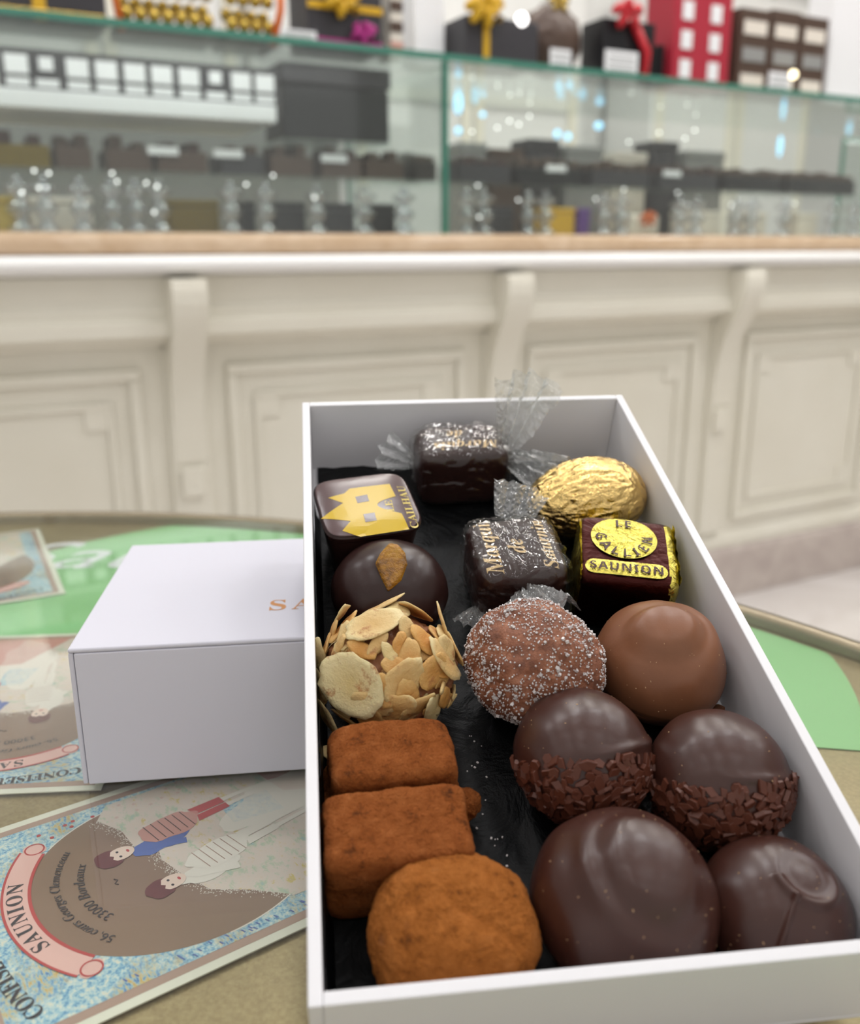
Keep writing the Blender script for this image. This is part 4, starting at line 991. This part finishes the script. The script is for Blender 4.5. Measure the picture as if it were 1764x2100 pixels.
# (px, py, half length mm, half width mm, turn, pointedness, tilt)
SL = [(768, 1288, 7.4, 5.0, -0.95, 0.3, 0.0, 0), (727, 1400, 8.6, 7.2, 0.9, 0.2, 0.15, 0.0), (903, 1296, 6.2, 3.2, -0.25, 1.0, 0.75, 0.0), (908, 1352, 7.0, 4.2, 0.7, 0.3, 0.15, 0.3),
      (884, 1378, 4.6, 4.0, -0.7, 0.3, 0.25, 0.3), (826, 1396, 6.2, 4.4, -0.6, 0.5, 0.25, 0.2), (806, 1450, 6.0, 4.2, -0.9, 0.2, 0.3, 0), (852, 1446, 5.2, 3.2, -0.7, 0.6, 0.2, 0.3),
      (884, 1446, 5.6, 3.4, 0.75, 0.7, 0.2, 0.3), (658, 1362, 6.8, 2.6, -0.35, 0.8, 0.1, 1.1), (672, 1462, 6.4, 4.0, 0.9, 0.3, -0.1, 0.3), (722, 1470, 4.8, 3.4, 0.4, 0.5, -0.1, 0),
      (784, 1248, 6.2, 3.2, 1.45, 0.2, 0.5, 0), (850, 1262, 6.2, 4.4, 0.6, 0.2, 0.3, 0), (705, 1268, 4.8, 2.8, -0.9, 0.3, 0.3, 0.2), (820, 1330, 3.6, 2.0, -0.2, 0.2, 0.5, 0.4), (700, 1330, 3.6, 1.8, -0.7, 0.1, 0.5, 0),
      (900, 1408, 3.8, 1.6, 1.35, 0.6, 0.9, 0), (760, 1466, 4.2, 3.2, -0.3, 0.4, 0, 0), (690, 1300, 4.2, 2.2, -0.8, 0.2, 0.2, 0.6), (905, 1425, 3.6, 2.6, 0.8, 0.3, 0.1, 0.2), (838, 1300, 3.8, 2.4, 0.3, 0.3, 0.6, 0), (660, 1405, 5.2, 3.0, -0.1, 0.3, 0, 0.7), (800, 1345, 3.2, 1.6, 0.5, 0.3, 0.2, 0.2), (775, 1325, 3.4, 1.7, -0.6, 0.3, 0.1, 0.3), (838, 1352, 4.4, 2.8, -0.2, 0.3, 0.15, -0.2), (812, 1368, 3.6, 2.4, 1.2, 0.3, 0.1, 0.1), (745, 1335, 4.0, 1.8, 1.2, 0.3, 0.2, 0), (868, 1318, 4.6, 2.8, 0.5, 0.4, 0.2, 0.1), (790, 1415, 4.4, 3.0, 0.3, 0.3, 0.1, 0.1), (765, 1440, 5.0, 3.2, 1.1, 0.3, 0.1, -0.1), (835, 1425, 4.6, 3.0, 0.2, 0.4, 0.1, 0.2), (715, 1310, 4.2, 2.4, 0.6, 0.3, 0.2, 0.1), (700, 1440, 4.4, 2.8, 1.0, 0.3, 0, 0.1), (925, 1335, 4.4, 2.6, 0.1, 0.4, 0, 0.4), (815, 1262, 4.8, 3.0, -0.9, 0.3, 0.2, 0)]
for i, (px, py, l_, w_, rt_, pt, tl, ty) in enumerate(SL):
    p, nr = hit_ell(px, py, MAI, (0, 0, 0.0142), (0.0160, 0.0142, 0.0132))
    slice_at(p, nr, l_ / 1000, w_ / 1000, rt_, pt, i + 1, tl, 0.12 if i < 3 else -0.1, 0.0009 + 0.0002 * (i % 3), ty)
rr = random.Random(78)
for i in range(26):                                                  # small broken slices filling the gaps
    z = rr.uniform(-0.25, 0.9); a = rr.uniform(pi * 0.95, 2.05 * pi); r = sqrt(1 - z * z); d = Vector((r * cos(a), r * sin(a), z))
    slice_at(fn_alm(d), d, rr.uniform(.0022, .0040), rr.uniform(.0012, .0026), rr.uniform(0, 6), 0.5, 120 + i, rr.uniform(-.3, .3), 0.1, 0.0004, rr.uniform(-.3, .3))
rr = random.Random(77)
for i in range(18):                                                  # slices round the far side and foot
    a = rr.uniform(0.1, pi - 0.1) if i < 12 else rr.uniform(pi, 2 * pi); z = rr.uniform(-0.6, 0.7) if i < 12 else rr.uniform(-0.85, -0.5); r = sqrt(1 - z * z); d = Vector((r * cos(a), r * sin(a), z))
    slice_at(fn_alm(d), d, rr.uniform(.0035, .0055), rr.uniform(.0025, .0035), rr.uniform(0, 6), 0.4, 50 + i, rr.uniform(-.3, .3))
s = almond_mesh(0.0058, 0.0026, 0.4, 91).obj('almond_slice', M['almond'], alm); s.matrix_local = MAI @ inbox(0.0082, 0.0672, 0.0035, 1.3, 0.25)
# 9 cocoa logs, round truffle
def sbox(hx, hy, hz, n_, amp, sd, extra=None):
    def fn(d):
        t = (abs(d.x) ** n_ + abs(d.y) ** n_ + abs(d.z) ** n_) ** (-1 / n_)
        p = Vector((d.x * t, d.y * t, d.z * t)); q = Vector((p.x * hx, p.y * hy, hz + p.z * hz))
        q += d * amp * (fract(d + Vector((sd, 0, 0)), 1.6, 4)) + d * 0.00018 * noise.noise(d * 22 + Vector((sd, 0, 0)))
        if extra: q = extra(d, q)
        return q
    return fn
def ex_log(d, q):
    low = sstep(0.009, 0.002, q.z)                                   # flared foot left behind by the coating
    q.x += (0.0022 * low) * (1 if q.x > 0 else -1) * sstep(0.008, 0.0138, abs(q.x)); q.y -= 0.0012 * low * (1 if q.y < 0 else 0)
    return q
o = choco('cocoa_log', 'cocoa', sbox(0.0139, 0.0084, 0.0104, 7, 0.0007, 1, ex_log), inbox(0.0186, 0.0552, 0.0006, 0.03), 60, 'upper cocoa dusted truffle log, just below the almond chocolate', 'truffle')[0]
blob(lambda d: Vector((d.x * 0.0046, d.y * 0.0038, 0.0036 + d.z * 0.0036)) + d * 0.0006 * fract(d, 2), 20).obj('tip', M['cocoa'], o).location = (0.0150, -0.0060, 0.002)
blob(lambda d: Vector((d.x * 0.0034, d.y * 0.0032, 0.0032 + d.z * 0.0032)) + d * 0.0004 * fract(d, 2), 20).obj('tip', M['cocoa'], o).location = (-0.0130, -0.0056, 0.001)
choco('cocoa_log', 'cocoa', sbox(0.0151, 0.0090, 0.0102, 9, 0.0007, 5), inbox(0.0180, 0.0366, 0.0006, 0.02), 60, 'lower cocoa dusted truffle log, behind the round truffle', 'truffle')
def fn_tr(d):
    n_ = 2.3; t = (abs(d.x) ** n_ + abs(d.y) ** n_ + abs(d.z) ** n_) ** (-1 / n_)
    q = Vector((d.x * t * 0.0162, d.y * t * 0.0150, 0.0112 + d.z * t * 0.0112)) + d * 0.0010 * fract(d + Vector((9, 0, 0)), 1.5, 4) + d * 0.0002 * noise.noise(d * 20)
    q += d * (-0.0006 * ridge(segd(d.x, d.y, 0.05, -0.1, 0.6, -0.45), 0.06)); return q
choco('cocoa_truffle', 'cocoa2', fn_tr, inbox(0.0272, 0.0176, 0.0006, 0.0), 70, 'round cocoa dusted truffle by the front wall', 'truffle')
# 10 square praline with transfer print
HJ = 0.0205
def fn_j(d):
    n_ = 5.5; t = (abs(d.x) ** n_ + abs(d.y) ** n_) ** (-1 / n_) if abs(d.x) + abs(d.y) > 1e-6 else 1
    rho = sqrt(d.x * d.x + d.y * d.y)
    if d.z > 0.70:
        k = rho / sqrt(1 - 0.49); z = HJ + 0.0008 * (1 - k ** 4); return Vector((d.x * t / max(rho * t, 1e-9) * k * rho * t if 0 else d.x / max(rho, 1e-9) * k * (t * rho) * 0.0139, d.y / max(rho, 1e-9) * k * (t * rho) * 0.0139, z))
    if d.z < -0.70:
        k = rho / sqrt(1 - 0.49); return Vector((d.x / max(rho, 1e-9) * k * (t * rho) * 0.0108, d.y / max(rho, 1e-9) * k * (t * rho) * 0.0108, 0))
    f_ = (d.z + 0.70) / 1.40; s = 0.0108 + (0.0139 - 0.0108) * f_ if f_ < 0.94 else 0.0139
    s *= 1.0 if f_ < 0.88 else 1.03 if f_ < 0.97 else 1.0
    return Vector((d.x / rho * (t * rho) * s, d.y / rho * (t * rho) * s, HJ * f_))
MJ = inbox(0.0183, 0.1432, 0.001, radians(9))
o, b = choco('printed_praline', 'dark2', fn_j, MJ, 60, 'square dark praline printed with a yellow castle and LE CAILHAU')
b.data.materials.append(M['praline_top'])
for p in b.data.polygons:
    if p.normal.z > 0.8 and p.center.z > HJ - 0.0004: p.material_index = 1
MJI = MJ.inverted()
def jp(zx, zy):                                                      # points of the print, laid on the praline's top face
    d_ = MJI.to_3x3() @ pray(600 + zx / 2.94, 760 + zy / 2.94); o_ = MJI @ CAMP; h = HJ + 0.00075
    q = o_ + d_ * ((h - o_.z) / d_.z); return Vector((q.x, q.y, 0))
def topz(q):
    n_ = 5.5; k = ((abs(q.x) ** n_ + abs(q.y) ** n_) ** (1 / n_)) / 0.0139; return HJ + 0.0008 * (1 - min(1, k) ** 4)
def decal(name, pts, mtl, parent, zf, off=0.00008, grid=0.0012):
    import bmesh
    bm = bmesh.new(); vs_ = [bm.verts.new((p.x, p.y, 0)) for p in pts]; bm.faces.new(vs_)
    bmesh.ops.triangulate(bm, faces=bm.faces[:])
    for _ in range(3): bmesh.ops.subdivide_edges(bm, edges=[e for e in bm.edges if e.calc_length() > grid], cuts=1)
    bmesh.ops.triangulate(bm, faces=bm.faces[:])
    for v in bm.verts: v.co.z = zf(v.co) + off
    bm.normal_update()
    me = bpy.data.meshes.new(name); bm.to_mesh(me); bm.free(); me.materials.append(M[mtl]); ob = bpy.data.objects.new(name, me); COL.objects.link(ob); ob.parent = parent
    return ob
arch = [(622 + -128 * sin(pi * k / 12) * (1 if 1 else 0) + 36 * k / 12, 757 + 103 * k / 12 + 4 * sin(pi * k / 12)) for k in range(13)]
castle = [(585, 683)] + arch + [(705, 945), (410, 990), (300, 960), (350, 908), (170, 882), (305, 800), (215, 765), (312, 742), (345, 712)]
decal('castle_print', [jp(*p) for p in castle], 'yellow', o, topz)
decal('castle_window', [jp(*p) for p in ((378, 764), (450, 750), (462, 790), (392, 802))], 'praline_top', o, topz, 0.00014)
decal('castle_window', [jp(*p) for p in ((426, 868), (494, 858), (508, 903), (440, 914))], 'praline_top', o, topz, 0.00014)
def jtext(body, size, a, b, name, st='bold'):
    A, B = jp(*a), jp(*b); dx = (B - A); L_ = dx.length; dx.normalize(); dy = Vector((-dx.y, dx.x, 0))
    tv, tf = text_geo(serif(body, st), size, 1.0); w_ = max(v[0] for v in tv) - min(v[0] for v in tv); k = L_ / w_; c = (A + B) / 2
    vs_ = []
    for v in tv:
        q = c + dx * v[0] * k + dy * v[1]; q.z = topz(q) + 0.0001; vs_.append(q)
    MB().add(vs_, tf).obj(name, M['yellow_pale'], o)
jtext('LE', 0.0031, (615, 850), (597, 782), 'le_lettering')
jtext('CAILHAU', 0.0033, (765, 935), (672, 690), 'cailhau_lettering')

# 11 gold egg
def fn_egg(d):
    k = 1 + 0.10 * d.x
    w_ = 0.0004 * abs(noise.noise(Vector((d.x * 2.4, d.y * 7, d.z * 7)))) * 2 + 0.00025 * fract(d, 7, 3)
    return Vector((d.x * 0.0200, d.y * 0.0142 * k, 0.0124 + d.z * 0.0122 * k)) - d * w_ * (0.6 + 0.4 * sstep(0.5, -0.3, d.x))
o, b = choco('foil_egg', 'gold', fn_egg, inbox(0.0880, 0.1530, 0.0006, radians(12)), 90, 'egg shaped sweet wrapped in plain gold foil, against the right wall', 'sweet')
def fan(name, mtl, parent, base, dirv, side, length, w0, w1, folds, seed, curl=0.3, amp=0.0016, nu=26, nv=40):
    """gathered sheet spreading out from a twist"""
    base = Vector(base); dirv = Vector(dirv).normalized(); side = Vector(side); side = (side - dirv * side.dot(dirv)).normalized(); nn = dirv.cross(side)
    v = []
    for i in range(nu + 1):
        t = i / nu
        for j in range(nv + 1):
            s = j / nv * 2 - 1; wd = w0 + (w1 - w0) * t ** 0.8
            ph = s * folds * pi
            a = amp * (0.35 + t) * math.asin(sin(ph)) / 1.57 + amp * 0.9 * t * noise.noise(Vector((s * 3 + seed, t * 4, seed))) + amp * .5 * noise.noise(Vector((s * 11 + seed, t * 13, seed)))
            ll = length * (t + 0.10 * t * noise.noise(Vector((s * 4, seed, 0)))) * (1 - 0.12 * s * s)
            v.append(base + dirv * ll + side * s * wd + nn * (a + curl * length * t * t + 0.35 * wd * (1 - s * s) * (1 - t * .5)))
    return MB().add(v, [(i * (nv + 1) + j, i * (nv + 1) + j + 1, (i + 1) * (nv + 1) + j + 1, (i + 1) * (nv + 1) + j) for i in range(nu) for j in range(nv)], 0, False).obj(name, M[mtl], parent)
fan('foil_tail', 'gold', o, (-0.0045, -0.0105, 0.0150), (-0.3, -0.6, -0.75), (1, -0.3, 0.1), 0.0110, 0.0035, 0.0020, 2.5, 4, 0.05, 0.0006)

# 12 LE GALLIEN foil square
MN = inbox(0.0905, 0.1195, 0.001, radians(-13), radians(4))
HN = 0.0205
o = empty('foil_square', MN); tag(o, 'brown and gold foil square printed LE GALLIEN and SAUNION', 'sweet')
nfn = sbox(0.0140, 0.0135, HN / 2, 9, 0.0003, 3)
b = blob(nfn, 50).obj('wrapper', M['foil_brown'], o); b.data.materials.append(M['gold_green'])
for p in b.data.polygons:
    if p.center.x > 0.0108 + 0.0006 * noise.noise(p.center * 300) or p.center.x < -0.0130 or p.center.y > 0.0132: p.material_index = 1
def nz(q): return HN + 0.00012 + (0.0003 * 0)
import bmesh as _b
from mathutils.bvhtree import BVHTree
def drape(tree_ob):
    me = tree_ob.data; return BVHTree.FromPolygons([v.co.copy() for v in me.vertices], [tuple(p.vertices) for p in me.polygons])
tn = drape(b)
def nzf(q):
    k = max(0.0, 1 - abs(q.x / 0.0140) ** 9 - abs(q.y / 0.0135) ** 9) ** (1 / 9); return HN / 2 * (1 + k) + 0.00022
cxn, cyn, rn = -0.0012, 0.0035, 0.0086
decal('gold_disc', [Vector((cxn + rn * 1.08 * cos(2 * pi * k / 40), cyn + rn * 0.98 * sin(2 * pi * k / 40), 0)) for k in range(40)], 'gold_green', o, nzf, 0.0002)
def ntext(body, size, fn, name, parent=o, sp=1.0, st='sansbold'):
    tv, tf = text_geo(serif(body, st), size, sp); vs_ = []
    for v in tv:
        q = fn(v[0], v[1]); vs_.append(Vector((q[0], q[1], nzf(Vector((q[0], q[1], 0))) + 0.00055)))
    MB().add(vs_, tf).obj(name, M['brown_print'], parent)
def lowarc(x, y):
    a = -pi / 2 + x / 0.0072; r = 0.0080 - y; return (cxn + r * cos(a), cyn + r * sin(a))
def topa(x, y): return (cxn + x, cyn + 0.0042 + y)
ntext('GALLIEN', 0.0044, lowarc, 'gallien_lettering', sp=1.45, st='sansbold'); ntext('LE', 0.0042, topa, 'le_lettering', sp=1.1)
bandp = []
for sx, a0 in ((1, -pi / 2), (-1, pi / 2)):
    for k in range(9):
        a = a0 + pi * k / 8; bandp.append(Vector((-0.0010 + sx * 0.0088 + 0.0024 * cos(a), -0.0088 + 0.0026 * sin(a), 0)))
decal('gold_band', bandp, 'gold_green', o, nzf, 0.0002)
ntext('SAUNION', 0.0040, lambda x, y: (x - 0.0010, -0.0102 + y), 'saunion_lettering', sp=1.1)
for sx in (1, -1):                                                    # folded foil ends
    v = []; n_ = 14
    for i in range(n_ + 1):
        t = i / n_
        for j in range(9):
            z = HN * (1.0 - j / 8); y = (-0.0118 + 0.0236 * t) * (1 - 0.25 * sin(pi * j / 8))
            x = 0.0136 + 0.0014 * sin(pi * j / 8) * sin(pi * t) + 0.0007 * noise.noise(Vector((y * 400, z * 400, sx))) 
            v.append((sx * x, y, z))
    f_ = [(i * 9 + j, i * 9 + j + 1, (i + 1) * 9 + j + 1, (i + 1) * 9 + j) for i in range(n_) for j in range(8)]
    MB().add(v, f_).obj('folded_end', M['gold_green'], o)

# 13, 14 two sweets in cellophane
def wrapped(MM, hx, hy, hz, label, texts, tails, seed):
    o = empty('wrapped_sweet', MM); tag(o, label, 'sweet', None)
    f1 = sbox(hx, hy, hz, 6, 0.0002, seed); c = blob(f1, 40).obj('chocolate', M['dark2'], o); tr = drape(c)
    def fz(q):
        k = max(0.0, 1 - abs(q.x / hx) ** 6 - abs(q.y / hy) ** 6) ** (1 / 6); return hz * (1 + k) + 0.0001
    for body, size, x0_, rot, nm, off in texts:
        tv, tf = text_geo(serif(body, 'bolditalic'), size, 1.0); vs_ = []
        for v in tv:
            q = Vector((v[0], v[1], 0)); q.rotate(Matrix.Rotation(rot, 3, 'Z')); q += Vector((x0_[0], x0_[1], 0))
            q.z = fz(q) + 0.00012; vs_.append(q)
        MB().add(vs_, tf).obj(nm, M['gold_print'], c)
    def fwrap(d):
        p = sbox(hx + 0.0009, hy + 0.0009, hz + 0.0004, 5, 0.0002, seed)(d)
        k = abs(noise.noise(Vector((d.x * 3.2 + seed, d.y * 3.2, d.z * 3.2)))) * 2; k2 = abs(noise.noise(Vector((d.x * 7 + seed, d.y * 7, d.z * 7)))) * 2
        return p + d * (0.0010 * (1 - k) ** 3 + 0.0002 * (1 - k2) ** 3) * (1 if d.z > -0.6 else 0.1)
    blob(fwrap, 44).obj('cellophane', M['cell'], o)
    for tl in tails: fan('twisted_end', 'cell2', o, *tl)
    return o
K = wrapped(inbox(0.0512, 0.1765, 0.001, radians(3), radians(0)), 0.0148, 0.0100, 0.0103, 'cellophane wrapped dark sweet lying at the far wall of the box',
    [('Marquis', 0.0062, (0.0005, -0.0020), pi, 'gold_lettering', 0), ('de', 0.0062, (-0.0020, 0.0045), pi, 'gold_lettering', 0)],
    [((0.0152, 0.0, 0.0130), (0.30, 0.05, 0.95), (1, 0.3, -0.3), 0.0285, 0.0022, 0.0120, 3.5, 11, 0.10, 0.0022),
     ((0.0152, -0.001, 0.0130), (0.42, -0.80, 0.30), (0.8, 0.3, 0.3), 0.0240, 0.0022, 0.0100, 3.5, 12, -0.15, 0.0020),
     ((-0.0152, 0.001, 0.0110), (-0.90, 0.10, 0.45), (0, 0.5, 1), 0.0120, 0.0016, 0.0070, 3.0, 13, 0.1, 0.0018)], 2)
L_ = wrapped(inbox(0.0592, 0.1228, 0.001, radians(3), radians(2)), 0.0130, 0.0128, 0.0102, 'cellophane wrapped dark square with gold script, in the middle of the box',
    [('Marquis', 0.0068, (-0.0062, 0.0010), pi / 2, 'gold_lettering', 0), ('de', 0.0068, (0.0015, -0.0010), pi / 2, 'gold_lettering', 0), ('Saturnin', 0.0056, (0.0092, -0.0005), pi / 2, 'gold_lettering', 0)],
    [((0.0015, 0.0128, 0.0180), (0.35, 0.55, 0.55), (1, -0.1, 0.1), 0.0120, 0.0050, 0.0085, 3.0, 21, 0.15, 0.0018),
     ((0.0000, -0.0132, 0.0150), (0.05, -0.75, 0.35), (1, 0.0, 0.2), 0.0130, 0.0022, 0.0105, 3.5, 22, -0.2, 0.0018),
     ((-0.0120, -0.0100, 0.0060), (-0.5, -0.6, -0.2), (1, -0.6, 0.2), 0.0070, 0.0020, 0.0050, 3.0, 23, 0.1, 0.0010)], 6)
# crumbs and dust lying on the liner
mb = MB(); rr = random.Random(17)
for k in range(20):
    x = rr.uniform(0.037, 0.043); y = rr.uniform(0.03, 0.072); s = rr.uniform(0.0001, 0.00022)
    mb.obox(MBX @ Matrix.Translation((x, y, FLOORH + 0.0020)) @ Matrix.Rotation(rr.uniform(0, 3), 4, 'Z'), s, s * 1.3, s * 0.6)
o = mb.obj('sugar_crumbs', M['sugar']); tag(o, 'loose sugar crumbs scattered over the black paper', 'crumbs', kind='stuff')
